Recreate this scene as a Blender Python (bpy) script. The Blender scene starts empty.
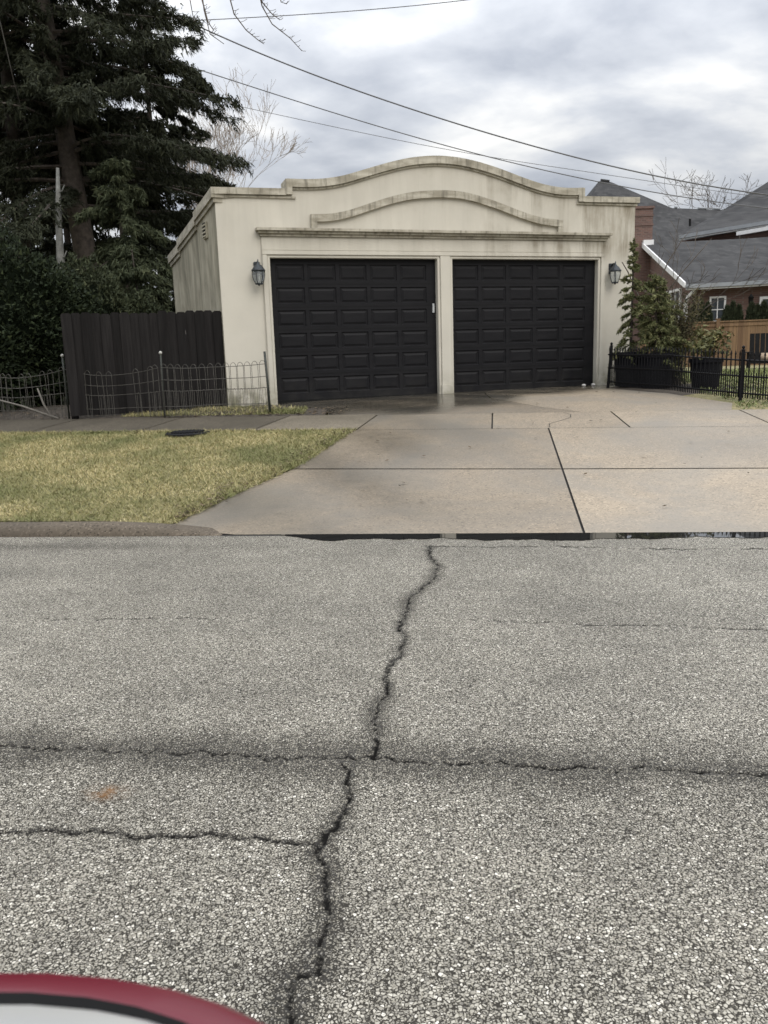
import bpy, bmesh, math, random
import numpy as np
from mathutils import Vector, Matrix
random.seed(7)
RNG = np.random.default_rng(11)
scene = bpy.context.scene
COL = scene.collection

# ------------------------------------------------------------------ camera
CAM_H = 1.25
PITCH, ROLL, F_PX = 0.190203, -0.031698, 800.0
_f = Vector((0, math.cos(PITCH), -math.sin(PITCH)))
_u = Vector((0, math.sin(PITCH), math.cos(PITCH)))
_r = Vector((1, 0, 0))
CR = math.cos(ROLL) * _r + math.sin(ROLL) * _u
CU = -math.sin(ROLL) * _r + math.cos(ROLL) * _u
CF = _f
cam = bpy.data.cameras.new('camera')
cam_ob = bpy.data.objects.new('camera', cam)
COL.objects.link(cam_ob)
m = Matrix((CR, CU, -CF)).transposed().to_4x4()
m.translation = (0, 0, CAM_H)
cam_ob.matrix_world = m
cam.sensor_fit = 'VERTICAL'
cam.sensor_height = 36.0
cam.sensor_width = 27.0
cam.lens = 36.0 * F_PX / 1024.0
cam.clip_start = 0.02
cam.clip_end = 3000
cam.dof.use_dof = True
cam.dof.focus_distance = 3.2
cam.dof.aperture_fstop = 10.0
scene.camera = cam_ob

# ------------------------------------------------------------------ light
SUN_EL, SUN_AZ = math.radians(42), math.radians(148)     # azimuth clockwise from +Y
SKY_STRENGTH = 0.10
world = bpy.data.worlds.new('World')
scene.world = world
world.use_nodes = True
wn, wl = world.node_tree.nodes, world.node_tree.links
wn.clear()
w_out = wn.new('ShaderNodeOutputWorld')
w_bg = wn.new('ShaderNodeBackground')
w_bg.inputs['Strength'].default_value = SKY_STRENGTH
sky = wn.new('ShaderNodeTexSky')
sky.sky_type = 'NISHITA'
sky.sun_disc = False
sky.sun_elevation = SUN_EL
sky.sun_rotation = SUN_AZ
tc = wn.new('ShaderNodeTexCoord')
sep = wn.new('ShaderNodeSeparateXYZ')
wl.new(tc.outputs['Generated'], sep.inputs[0])


def wmath(op, a, b=None, clamp=False):
    nd = wn.new('ShaderNodeMath')
    nd.operation = op
    nd.use_clamp = clamp
    for i, v in enumerate((a, b)):
        if v is None:
            continue
        if isinstance(v, (int, float)):
            nd.inputs[i].default_value = v
        else:
            wl.new(v, nd.inputs[i])
    return nd.outputs[0]


zc = wmath('MAXIMUM', sep.outputs[2], 0.0)
den = wmath('ADD', zc, 0.30)
comb = wn.new('ShaderNodeCombineXYZ')
wl.new(wmath('DIVIDE', sep.outputs[0], den), comb.inputs[0])
wl.new(wmath('DIVIDE', sep.outputs[1], den), comb.inputs[1])
cn = wn.new('ShaderNodeTexNoise')
cn.inputs['Scale'].default_value = 2.6
cn.inputs['Detail'].default_value = 7
cn.inputs['Roughness'].default_value = 0.52
cn.inputs['Distortion'].default_value = 0.15
wmap = wn.new('ShaderNodeMapping')
wmap.inputs['Rotation'].default_value = (0, 0, math.radians(25))
wmap.inputs['Scale'].default_value = (0.9, 1.25, 1)
wmap.inputs['Location'].default_value = (1.15, 2.3, 0)
wl.new(comb.outputs[0], wmap.inputs[0])
wl.new(wmap.outputs[0], cn.inputs['Vector'])
ramp = wn.new('ShaderNodeValToRGB')
wl.new(cn.outputs['Fac'], ramp.inputs[0])
els = ramp.color_ramp.elements
els[0].position, els[0].color = 0.34, (3.8, 4.1, 4.7, 1)
els[1].position, els[1].color = 0.68, (9.6, 9.5, 9.2, 1)
e = els.new(0.50)
e.color = (5.9, 6.15, 6.6, 1)
# overcast: cloud deck brighter towards the zenith
grad = wmath('ADD', wmath('MULTIPLY', wmath('POWER', zc, 1.5), 3.9), 0.76)
mul = wn.new('ShaderNodeMixRGB')
mul.blend_type = 'MULTIPLY'
mul.inputs[0].default_value = 1
wl.new(ramp.outputs[0], mul.inputs[1])
wl.new(grad, mul.inputs[2])
mixc = wn.new('ShaderNodeMixRGB')
mixc.inputs[0].default_value = 0.94
wl.new(sky.outputs[0], mixc.inputs[1])
wl.new(mul.outputs[0], mixc.inputs[2])
wl.new(mixc.outputs[0], w_bg.inputs['Color'])
wl.new(w_bg.outputs[0], w_out.inputs['Surface'])

sun = bpy.data.lights.new('sun', 'SUN')
sun.energy = 1.6
sun.angle = math.radians(40)
sun.color = (1.0, 0.93, 0.83)
sun_ob = bpy.data.objects.new('sun', sun)
COL.objects.link(sun_ob)
sd = Vector((math.sin(SUN_AZ) * math.cos(SUN_EL), math.cos(SUN_AZ) * math.cos(SUN_EL), math.sin(SUN_EL)))
sun_ob.rotation_euler = (-sd).to_track_quat('-Z', 'Y').to_euler()
sun_ob.location = (0, -5, 30)

vs = scene.view_settings
vs.view_transform = 'Standard'
vs.look = 'None'
vs.exposure = 0.0
vs.gamma = 1.0
vs.use_curve_mapping = False

# ------------------------------------------------------------------ frames
PHI = math.radians(7)
RD = np.array([math.cos(PHI), -math.sin(PHI), 0.0])      # along the road, to the right
RN = np.array([math.sin(PHI), math.cos(PHI), 0.0])       # across the road, away from the camera
TH = 0.299693
FD = np.array([math.cos(TH), math.sin(TH), 0.0])         # along the garage front
FN = np.array([-math.sin(TH), math.cos(TH), 0.0])        # into the garage
FO = np.array([-2.1785, 11.5653, 0.0])
TB = [-1e4, 5.599, 5.6, 10.2, 11.5, 13.0, 14.0, 24.0, 1e4]
HB = [0.0, 0.0, 0.004, 0.526, 0.648, 0.69, 0.70, 0.66, 0.66]


def hb(s, t):
    return float(np.interp(t, TB, HB))


def hlawn(s, t):
    if t < 9.25:
        a = float(np.interp(t, [5.74, 9.25], [0.085, 0.43]))
        se = float(np.interp(t, [5.7, 5.834, 6.603, 7.683, 9.335], [-2.42, -2.373, -2.144, -1.762, -1.484]))
        k = min(1.0, max(0.0, (se - s) / 0.45))
        return a * k + (hb(s, t) + 0.006) * (1 - k)
    return hb(s, t) + 0.005


def rd(s, t, h=0.0):
    return RD * s + RN * t + np.array([0, 0, h])


def st(p):
    return float(np.dot(p, RD)), float(np.dot(p, RN))


def fac(u, w, z):
    return FO + FD * u + FN * w + np.array([0, 0, z])


def px(x, y, Y):
    """point at depth Y (metres away from the viewer) on a line of sight"""
    d = np.array(CF) + (x - 384) / F_PX * np.array(CR) - (y - 512) / F_PX * np.array(CU)
    return d * (Y / d[1]) + np.array([0, 0, CAM_H])


def ground(x, y):
    s, t = st(np.array([x, y, 0.0]))
    return hb(s, t)


# ------------------------------------------------------------------ materials
def new_mat(name):
    mt = bpy.data.materials.new(name)
    mt.use_nodes = True
    nt = mt.node_tree
    nt.nodes.clear()
    o = nt.nodes.new('ShaderNodeOutputMaterial')
    b = nt.nodes.new('ShaderNodeBsdfPrincipled')
    nt.links.new(b.outputs[0], o.inputs[0])
    return mt, nt, b


class NT:
    """short-hand for wiring nodes"""
    def __init__(self, nt):
        self.nt = nt
        self.obj = None

    def n(self, typ, **kw):
        nd = self.nt.nodes.new(typ)
        for k, v in kw.items():
            setattr(nd, k, v)
        return nd

    def link(self, a, b):
        self.nt.links.new(a, b)

    def setin(self, sock, v):
        if hasattr(v, 'is_output') or isinstance(v, bpy.types.NodeSocket):
            self.link(v, sock)
        elif isinstance(v, (tuple, list)) and len(v) == 3 and sock.type == 'RGBA':
            sock.default_value = (*v, 1)
        else:
            sock.default_value = v

    def coord(self, kind='Object'):
        if self.obj is None:
            self.obj = self.n('ShaderNodeTexCoord')
        return self.obj.outputs[kind]

    def mapping(self, vec, scale=(1, 1, 1), rot=(0, 0, 0), loc=(0, 0, 0)):
        mp = self.n('ShaderNodeMapping')
        self.link(vec, mp.inputs[0])
        mp.inputs['Scale'].default_value = scale
        mp.inputs['Rotation'].default_value = rot
        mp.inputs['Location'].default_value = loc
        return mp.outputs[0]

    def noise(self, vec, scale, detail=4, rough=0.55, dist=0.0):
        nd = self.n('ShaderNodeTexNoise')
        self.link(vec, nd.inputs['Vector'])
        nd.inputs['Scale'].default_value = scale
        nd.inputs['Detail'].default_value = detail
        nd.inputs['Roughness'].default_value = rough
        nd.inputs['Distortion'].default_value = dist
        return nd.outputs['Fac']

    def voro(self, vec, scale, feature='F1', out='Distance', rnd=1.0):
        nd = self.n('ShaderNodeTexVoronoi', feature=feature)
        self.link(vec, nd.inputs['Vector'])
        nd.inputs['Scale'].default_value = scale
        nd.inputs['Randomness'].default_value = rnd
        return nd.outputs[out]

    def math(self, op, a, b=0.0, clamp=False):
        nd = self.n('ShaderNodeMath', operation=op, use_clamp=clamp)
        self.setin(nd.inputs[0], a)
        self.setin(nd.inputs[1], b)
        return nd.outputs[0]

    def rng(self, v, a, b, c=0.0, d=1.0):
        nd = self.n('ShaderNodeMapRange')
        self.setin(nd.inputs[0], v)
        for i, q in enumerate((a, b, c, d)):
            nd.inputs[1 + i].default_value = q
        nd.clamp = True
        return nd.outputs[0]

    def mix(self, fac_, a, b, mode='MIX'):
        nd = self.n('ShaderNodeMixRGB', blend_type=mode)
        self.setin(nd.inputs[0], fac_)
        self.setin(nd.inputs[1], a)
        self.setin(nd.inputs[2], b)
        return nd.outputs[0]

    def ramp(self, v, stops):
        nd = self.n('ShaderNodeValToRGB')
        self.setin(nd.inputs[0], v)
        el = nd.color_ramp.elements
        while len(el) < len(stops):
            el.new(0.5)
        for i, (p, c) in enumerate(stops):
            el[i].position = p
            el[i].color = (*c, 1)
        return nd.outputs[0]

    def bump(self, h, strength=0.3, dist=0.01):
        nd = self.n('ShaderNodeBump')
        nd.inputs['Strength'].default_value = strength
        nd.inputs['Distance'].default_value = dist
        self.setin(nd.inputs['Height'], h)
        return nd.outputs[0]

    def attr(self, name, out='Fac'):
        nd = self.n('ShaderNodeAttribute', attribute_name=name)
        return nd.outputs[out]

    def sep(self, vec):
        nd = self.n('ShaderNodeSeparateXYZ')
        self.link(vec, nd.inputs[0])
        return nd.outputs

    def comb(self, x, y, z=0.0):
        nd = self.n('ShaderNodeCombineXYZ')
        for i, v in enumerate((x, y, z)):
            self.setin(nd.inputs[i], v)
        return nd.outputs[0]


def plain(name, col, rough=0.6, var=0.25, scale=6.0, metal=0.0, bump=0.15, spec=None):
    mt, nt, b = new_mat(name)
    q = NT(nt)
    v = q.noise(q.coord(), scale, 5, 0.6)
    f = q.rng(v, 0.3, 0.7)
    lo = tuple(c * (1 - var) for c in col)
    hi = tuple(min(1, c * (1 + var)) for c in col)
    q.link(q.mix(f, lo, hi), b.inputs['Base Color'])
    b.inputs['Roughness'].default_value = rough
    b.inputs['Metallic'].default_value = metal
    if spec is not None:
        b.inputs['Specular IOR Level'].default_value = spec
    if bump:
        q.link(q.bump(q.noise(q.coord(), scale * 9, 3), bump, 0.01), b.inputs['Normal'])
    return mt


M = {}


def make_materials():
    # ---- chip-seal asphalt
    mt, nt, b = new_mat('asphalt')
    q = NT(nt)
    co = q.coord()
    warp = q.noise(co, 60, 2)
    ch = q.voro(co, 125, 'F1', 'Color')
    cs = q.sep(ch)
    chip = q.ramp(cs[0], [(0.0, (0.075, 0.069, 0.058)), (0.25, (0.185, 0.172, 0.145)), (0.65, (0.320, 0.300, 0.255)), (0.90, (0.44, 0.415, 0.36)), (1.0, (0.62, 0.59, 0.53))])
    edge = q.voro(co, 125, 'DISTANCE_TO_EDGE')
    gapw = q.math('ADD', q.rng(q.noise(co, 95, 3, 0.6), 0.35, 0.68, 0.035, 0.235), q.math('MULTIPLY', q.attr('worn'), 0.20))
    worn = q.attr('worn')
    gap = q.rng(q.math('SUBTRACT', edge, gapw), 0.04, -0.03)
    c2 = q.mix(gap, chip, (0.032, 0.029, 0.024))
    fine = q.voro(q.mapping(co, loc=(3.1, 7.7, 0)), 320, 'F1', 'Color')
    fr = q.sep(fine)[1]
    c3 = q.mix(q.rng(fr, 0.74, 0.82, 0, 0.8), c2, (0.29, 0.27, 0.225))
    big = q.noise(co, 0.8, 5, 0.6)
    mid = q.noise(co, 5.0, 4, 0.6)
    lane = q.noise(q.mapping(co, (0.35, 1.5, 1), rot=(0, 0, PHI)), 1.0, 5, 0.6)
    tone = q.math('ADD', q.rng(big, 0.35, 0.65, 0.95, 1.30), q.math('ADD', q.rng(mid, 0.3, 0.7, -0.12, 0.12), q.rng(lane, 0.35, 0.65, -0.12, 0.10)))
    c4 = q.mix(1.0, c3, q.comb(tone, tone, q.math('MULTIPLY', tone, 0.985)), 'MULTIPLY')
    crack = q.attr('crack')
    wn_ = q.math('MULTIPLY', worn, q.rng(q.noise(co, 70, 4, 0.75), 0.42, 0.58), clamp=True)
    c5 = q.mix(q.math('MULTIPLY', wn_, 0.62), c4, (0.034, 0.033, 0.032))
    c6 = q.mix(crack, c5, (0.010, 0.0095, 0.009))
    rust = q.math('MULTIPLY', q.attr('rust'), q.rng(q.noise(co, 30, 4, 0.7), 0.35, 0.65), clamp=True)
    c7 = q.mix(rust, c6, (0.16, 0.085, 0.035))
    q.link(c7, b.inputs['Base Color'])
    b.inputs['Roughness'].default_value = 0.55
    q.link(q.math('MULTIPLY', q.math('SUBTRACT', 1.0, q.math('MULTIPLY', gap, 0.8)), q.math('MULTIPLY', q.math('SUBTRACT', 1.0, crack), 0.5)), b.inputs['Specular IOR Level'])
    h = q.math('SUBTRACT', q.math('MULTIPLY', cs[1], 0.5), q.math('MULTIPLY', gap, 0.8))
    q.link(q.bump(h, 0.55, 0.004), b.inputs['Normal'])
    M['asphalt'] = mt

    # ---- concrete, three states
    def concrete(name, col, rough, stain, stain_col, agg=1.0, spec=0.5):
        mt, nt, b = new_mat(name)
        q = NT(nt)
        co = q.coord()
        a = q.noise(co, 1.1, 6, 0.62)
        g = q.noise(co, 90, 3, 0.7)
        blot = q.noise(co, 9, 5, 0.65)
        lo = tuple(c * 0.84 for c in col)
        hi = tuple(c * 1.10 for c in col)
        c = q.mix(q.rng(a, 0.32, 0.68), lo, hi)
        c = q.mix(q.rng(blot, 0.40, 0.70, 0, 0.50), c, tuple(k * 0.70 for k in col))
        sp = q.sep(q.voro(co, 85, 'F1', 'Color'))[0]
        c = q.mix(q.rng(sp, 0.86, 0.95, 0, 0.75 * agg), c, tuple(min(1, k * 1.45) for k in col))
        c = q.mix(q.rng(sp, 0.16, 0.06, 0, 0.75 * agg), c, tuple(k * 0.40 for k in col))
        sp2 = q.sep(q.voro(co, 19, 'F1', 'Color'))[0]
        dot = q.math('MULTIPLY', q.rng(sp2, 0.86, 0.9), q.rng(q.voro(co, 19), 0.30, 0.14))
        c = q.mix(q.math('MULTIPLY', dot, 0.55), c, tuple(k * 0.35 for k in col))
        c = q.mix(q.math('MULTIPLY', q.rng(q.noise(co, 0.62, 6, 0.62, 0.6), 0.42, 0.64), stain), c, stain_col)
        tn = q.attr('tone')
        c = q.mix(1.0, c, q.comb(tn, tn, tn), 'MULTIPLY')
        dr = q.attr('damp')
        c = q.mix(dr, c, q.mix(1.0, c, (0.27, 0.29, 0.30), 'MULTIPLY'))
        q.link(c, b.inputs['Base Color'])
        r = q.math('ADD', rough, q.rng(g, 0.3, 0.7, -0.06, 0.06))
        r = q.math('SUBTRACT', r, q.math('MULTIPLY', dr, rough - 0.13))
        q.link(r, b.inputs['Roughness'])
        b.inputs['Specular IOR Level'].default_value = spec
        bn = q.n('ShaderNodeBump')
        bn.inputs['Distance'].default_value = 0.004
        q.link(q.math('SUBTRACT', 0.22, q.math('MULTIPLY', dr, 0.17)), bn.inputs['Strength'])
        q.link(g, bn.inputs['Height'])
        q.link(bn.outputs[0], b.inputs['Normal'])
        return mt
    M['drive'] = concrete('driveway_concrete', (0.290, 0.236, 0.170), 0.56, 0.75, (0.195, 0.178, 0.150))
    M['walk'] = concrete('sidewalk_concrete', (0.088, 0.076, 0.058), 0.85, 0.6, (0.042, 0.037, 0.028), spec=0.15)
    M['kerb'] = concrete('kerb_concrete', (0.115, 0.095, 0.072), 0.8, 0.5, (0.065, 0.055, 0.043), agg=1.8, spec=0.2)
    M['gap'] = plain('joint_dirt_and_shade', (0.022, 0.020, 0.017), 0.9)  # dirt in the joints, also the painted shade line at the gutter
    M['soil'] = plain('soil_and_mulch', (0.050, 0.040, 0.030), 0.95, 0.5, 14, bump=0.6)

    # ---- turf
    mt, nt, b = new_mat('turf')
    q = NT(nt)
    co = q.coord()
    a = q.noise(co, 1.4, 5, 0.65)
    d = q.noise(co, 26, 5, 0.7)
    c = q.mix(q.rng(a, 0.36, 0.64), (0.20, 0.185, 0.078), (0.36, 0.30, 0.155))
    c = q.mix(q.rng(d, 0.35, 0.68), c, (0.085, 0.080, 0.036))
    q.link(c, b.inputs['Base Color'])
    b.inputs['Roughness'].default_value = 0.9
    q.link(q.bump(d, 0.8, 0.03), b.inputs['Normal'])
    M['turf'] = mt

    # ---- blades / needles, colour varies with a per-face value
    def leafy(name, stops, rough=0.6, patch=None, spec=0.3):
        mt, nt, b = new_mat(name)
        q = NT(nt)
        c = q.ramp(q.attr('rnd'), stops)
        if patch:
            c = q.mix(q.math('MULTIPLY', q.rng(q.noise(q.coord(), patch[0], 4, 0.6), 0.40, 0.62), patch[2]), c, patch[1])
        q.link(c, b.inputs['Base Color'])
        b.inputs['Roughness'].default_value = rough
        b.inputs['Specular IOR Level'].default_value = spec
        return mt
    M['blades'] = leafy('grass_blades', [(0, (0.11, 0.115, 0.042)), (0.3, (0.25, 0.235, 0.098)), (0.65, (0.44, 0.37, 0.185)), (1, (0.62, 0.53, 0.32))], 0.75, (1.2, (0.130, 0.142, 0.052), 0.9))
    M['yard_blades'] = leafy('yard_grass_blades', [(0, (0.07, 0.09, 0.03)), (0.5, (0.15, 0.18, 0.065)), (1, (0.30, 0.29, 0.13))], 0.75)
    M['needles'] = leafy('conifer_needles', [(0, (0.014, 0.017, 0.010)), (0.6, (0.025, 0.029, 0.0165)), (1, (0.046, 0.050, 0.028))], 0.75, spec=0.15)
    M['needles_soft'] = leafy('light_conifer_needles', [(0, (0.022, 0.028, 0.015)), (0.6, (0.043, 0.052, 0.027)), (1, (0.075, 0.082, 0.042))], 0.75, spec=0.15)
    M['yew'] = leafy('yew_leaves', [(0, (0.009, 0.013, 0.007)), (0.6, (0.019, 0.027, 0.013)), (1, (0.040, 0.050, 0.022))], 0.7, spec=0.12)
    M['pot_needles'] = leafy('potted_spruce_needles', [(0, (0.040, 0.050, 0.022)), (0.5, (0.11, 0.12, 0.052)), (1, (0.22, 0.21, 0.10))], 0.7, spec=0.15)
    M['weed'] = leafy('dry_weed', [(0, (0.10, 0.08, 0.045)), (1, (0.23, 0.19, 0.11))], 0.8)
    M['twig_green'] = leafy('brown_green_leaves', [(0, (0.035, 0.036, 0.018)), (0.6, (0.075, 0.070, 0.036)), (1, (0.15, 0.125, 0.065))], 0.8, spec=0.1)
    M['ochre_leaves'] = leafy('ochre_leaves', [(0, (0.05, 0.055, 0.02)), (0.6, (0.10, 0.10, 0.035)), (1, (0.26, 0.20, 0.07))], 0.6)
    M['litter'] = leafy('leaf_litter', [(0, (0.03, 0.022, 0.014)), (0.7, (0.09, 0.062, 0.036)), (1, (0.22, 0.17, 0.11))], 0.8)
    M['bark'] = plain('bark', (0.055, 0.044, 0.036), 0.9, 0.5, 9, bump=0.8)
    M['pale_bark'] = plain('pale_bark', (0.20, 0.20, 0.185), 0.9, 0.35, 10, bump=0.6)
    M['twig'] = plain('bare_twigs', (0.075, 0.062, 0.050), 0.9, 0.3, 8, bump=0)
    M['pale_twig'] = plain('pale_bare_twigs', (0.24, 0.20, 0.165), 0.9, 0.3, 8, bump=0)

    # ---- stucco
    def stucco(name, col, top_stain, low_stain, all_stain, flip=False):
        mt, nt, b = new_mat(name)
        q = NT(nt)
        co = q.coord()
        s = q.sep(co)
        # horizontal position along the wall in x, height in z
        hx = q.math('ADD', q.math('MULTIPLY', s[0], float(FD[0])), q.math('MULTIPLY', s[1], float(FD[1])))
        hy = q.math('ADD', q.math('MULTIPLY', s[0], float(FN[0])), q.math('MULTIPLY', s[1], float(FN[1])))
        lp = q.comb(hx, hy, s[2])
        str_ = q.noise(q.mapping(lp, (4.2, 4.2, 0.42)), 1.0, 7, 0.66, 0.45)
        str2 = q.noise(q.mapping(lp, (17, 17, 0.55)), 1.0, 4, 0.6)
        cloud = q.noise(lp, 1.7, 5, 0.6)
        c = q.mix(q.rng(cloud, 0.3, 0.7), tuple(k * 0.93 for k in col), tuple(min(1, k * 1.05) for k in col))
        zt = q.rng(s[2], 1.95, 2.25)          # object origin sits at the garage base
        xr = q.rng(q.math('ADD', hx, q.rng(cloud, 0.3, 0.7, -1.8, 1.8)), 0.2, 4.0, 0.10, 1.0)
        m1 = q.math('MULTIPLY', q.math('MULTIPLY', q.rng(str_, 0.43, 0.60), zt), xr)
        m1 = q.math('MULTIPLY', m1, top_stain)
        c = q.mix(m1, c, (0.155, 0.130, 0.088))
        m1b = q.math('MULTIPLY', q.math('MULTIPLY', q.rng(str2, 0.58, 0.70), q.math('MULTIPLY', zt, xr)), top_stain * 0.45)
        c = q.mix(m1b, c, (0.115, 0.098, 0.070))
        wash = q.noise(q.mapping(lp, (1.6, 1.6, 1.1), loc=(2.2, 0, 5)), 1.0, 6, 0.68, 0.6)
        m4 = q.math('MULTIPLY', q.math('MULTIPLY', q.rng(wash, 0.42, 0.60), q.math('MULTIPLY', zt, xr)), top_stain * 0.45)
        c = q.mix(m4, c, (0.23, 0.192, 0.135))
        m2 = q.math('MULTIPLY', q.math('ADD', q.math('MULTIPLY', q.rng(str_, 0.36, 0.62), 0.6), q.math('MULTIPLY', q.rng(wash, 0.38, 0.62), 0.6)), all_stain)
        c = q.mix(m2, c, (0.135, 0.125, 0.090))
        m2b = q.math('MULTIPLY', q.rng(str2, 0.48, 0.66), all_stain * 0.30)
        c = q.mix(m2b, c, (0.090, 0.088, 0.066))
        zl = q.rng(s[2], 0.42, 0.0)
        m3 = q.math('MULTIPLY', zl, q.rng(q.noise(lp, 7, 5, 0.65), 0.33, 0.60))
        c = q.mix(q.math('MULTIPLY', m3, low_stain), c, (0.135, 0.130, 0.075))
        q.link(c, b.inputs['Base Color'])
        b.inputs['Roughness'].default_value = 0.85
        b.inputs['Specular IOR Level'].default_value = 0.25
        q.link(q.bump(q.noise(co, 120, 4, 0.7), 0.28, 0.005), b.inputs['Normal'])
        return mt
    CREAM = (0.52, 0.492, 0.425)
    M['stucco'] = stucco('cream_stucco', CREAM, 0.80, 0.95, 0.0)
    M['trim'] = stucco('trim_stucco', (0.54, 0.512, 0.442), 0.95, 0.6, 0.08)
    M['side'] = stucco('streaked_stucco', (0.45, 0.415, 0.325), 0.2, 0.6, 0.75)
    # coping, dirty along its top
    mt, nt, b = new_mat('coping_stucco')
    q = NT(nt)
    co = q.coord()
    n1 = q.noise(q.mapping(co, (3, 3, 9)), 1.0, 5, 0.65)
    n2 = q.noise(q.mapping(co, (18, 18, 2)), 1.0, 4, 0.6)
    c = q.mix(q.rng(n1, 0.35, 0.62), (0.46, 0.43, 0.355), (0.27, 0.245, 0.19))
    c = q.mix(q.rng(n2, 0.50, 0.68, 0, 0.62), c, (0.095, 0.085, 0.064))
    q.link(c, b.inputs['Base Color'])
    b.inputs['Roughness'].default_value = 0.9
    q.link(q.bump(n2, 0.3, 0.006), b.inputs['Normal'])
    M['coping'] = mt

    # ---- door paint
    mt, nt, b = new_mat('door_paint')
    q = NT(nt)
    co = q.coord()
    d = q.noise(q.mapping(co, (2, 2, 9)), 1.5, 5, 0.6)
    c = q.mix(q.rng(d, 0.3, 0.7), (0.0075, 0.0075, 0.0088), (0.0125, 0.0122, 0.0135))
    zz = q.sep(co)[2]
    dirt = q.math('MULTIPLY', q.rng(zz, 0.45, 0.0), q.rng(q.noise(co, 5, 5, 0.7), 0.40, 0.70))
    c = q.mix(q.math('MULTIPLY', dirt, 0.35), c, (0.05, 0.047, 0.04))
    q.link(c, b.inputs['Base Color'])
    q.link(q.rng(d, 0.3, 0.7, 0.50, 0.62), b.inputs['Roughness'])
    b.inputs['Specular IOR Level'].default_value = 0.13
    q.link(q.bump(q.noise(q.mapping(co, (8, 8, 60)), 1.0, 3), 0.06, 0.004), b.inputs['Normal'])
    M['door'] = mt

    M['black_metal'] = plain('black_iron', (0.007, 0.007, 0.008), 0.55, 0.3, 20, 0.0, 0.1, 0.15)
    M['lamp_metal'] = plain('weathered_lamp_metal', (0.026, 0.031, 0.036), 0.5, 0.45, 25, 0.3, 0.1)
    M['wire_metal'] = plain('rusty_wire', (0.085, 0.080, 0.070), 0.6, 0.4, 30, 0.3, 0.1)
    M['post_metal'] = plain('dark_green_post', (0.026, 0.030, 0.024), 0.6, 0.4, 20, 0.1, 0.2)
    M['white_knob'] = plain('white_knob', (0.33, 0.325, 0.30), 0.5, 0.2, 20, 0, 0)
    M['silver'] = plain('silver_plate', (0.55, 0.56, 0.57), 0.35, 0.1, 20, 0.7, 0)
    M['fence_dark'] = None
    # dark board fence with worn streaks
    mt, nt, b = new_mat('dark_stained_boards')
    q = NT(nt)
    co = q.coord()
    g = q.noise(q.mapping(co, (30, 30, 1.4)), 1.0, 5, 0.65)
    g2 = q.noise(q.mapping(co, (12, 12, 2.2), loc=(4, 1, 0)), 1.0, 3, 0.6)
    tn = q.attr('tone')
    c = q.mix(q.rng(g, 0.3, 0.7), (0.008, 0.007, 0.007), (0.019, 0.0175, 0.017))
    c = q.mix(1.0, c, q.comb(tn, tn, tn), 'MULTIPLY')
    c = q.mix(q.rng(g2, 0.735, 0.76), c, (0.16, 0.15, 0.14))
    q.link(c, b.inputs['Base Color'])
    b.inputs['Roughness'].default_value = 0.8
    b.inputs['Specular IOR Level'].default_value = 0.12
    q.link(q.bump(g, 0.35, 0.004), b.inputs['Normal'])
    M['fence_dark'] = mt
    # cedar fence
    mt, nt, b = new_mat('cedar_boards')
    q = NT(nt)
    co = q.coord()
    xs = q.sep(co)
    bx = q.math('FLOOR', q.math('MULTIPLY', xs[0], 7.1))
    wn1 = q.n('ShaderNodeTexWhiteNoise', noise_dimensions='1D')
    q.link(bx, wn1.inputs['W'])
    g = q.noise(q.mapping(co, (25, 25, 1.2)), 1.0, 5, 0.65)
    c = q.mix(wn1.outputs['Value'], (0.120, 0.066, 0.030), (0.21, 0.128, 0.062))
    c = q.mix(q.rng(g, 0.40, 0.72, 0, 0.7), c, (0.10, 0.060, 0.032))
    fr = q.math('FRACT', q.math('MULTIPLY', xs[0], 7.1))
    c = q.mix(q.rng(fr, 0.07, 0.03), c, (0.045, 0.026, 0.014))
    q.link(c, b.inputs['Base Color'])
    b.inputs['Roughness'].default_value = 0.75
    M['cedar'] = mt

    # ---- brick and roof
    mt, nt, b = new_mat('red_brick')
    q = NT(nt)
    s = q.sep(q.coord())
    v = q.comb(q.math('ADD', s[0], s[1]), s[2])
    bt = q.n('ShaderNodeTexBrick')
    q.link(v, bt.inputs['Vector'])
    bt.inputs['Scale'].default_value = 1.0
    bt.inputs['Brick Width'].default_value = 0.22
    bt.inputs['Row Height'].default_value = 0.075
    bt.inputs['Mortar Size'].default_value = 0.009
    bt.inputs['Color1'].default_value = (0.160, 0.085, 0.068, 1)
    bt.inputs['Color2'].default_value = (0.088, 0.050, 0.042, 1)
    bt.inputs['Mortar'].default_value = (0.15, 0.125, 0.11, 1)
    c = q.mix(q.rng(q.noise(q.coord(), 2.5, 4, 0.6), 0.3, 0.7, 0, 0.35), bt.outputs['Color'], (0.13, 0.074, 0.061))
    q.link(c, b.inputs['Base Color'])
    b.inputs['Roughness'].default_value = 0.85
    M['brick'] = mt
    mt, nt, b = new_mat('asphalt_shingles')
    q = NT(nt)
    s = q.sep(q.coord())
    v = q.comb(q.math('ADD', s[0], q.math('MULTIPLY', s[1], 0.2)), q.math('MULTIPLY', s[2], 2.4))
    bt = q.n('ShaderNodeTexBrick')
    q.link(v, bt.inputs['Vector'])
    bt.inputs['Scale'].default_value = 1.0
    bt.inputs['Brick Width'].default_value = 0.30
    bt.inputs['Row Height'].default_value = 0.30
    bt.inputs['Mortar Size'].default_value = 0.010
    bt.inputs['Color1'].default_value = (0.066, 0.065, 0.065, 1)
    bt.inputs['Color2'].default_value = (0.024, 0.024, 0.025, 1)
    bt.inputs['Mortar'].default_value = (0.024, 0.024, 0.027, 1)
    c = q.mix(q.rng(q.noise(q.coord(), 7, 5, 0.75), 0.35, 0.65, 0, 0.7), bt.outputs['Color'], (0.028, 0.028, 0.029))
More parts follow.
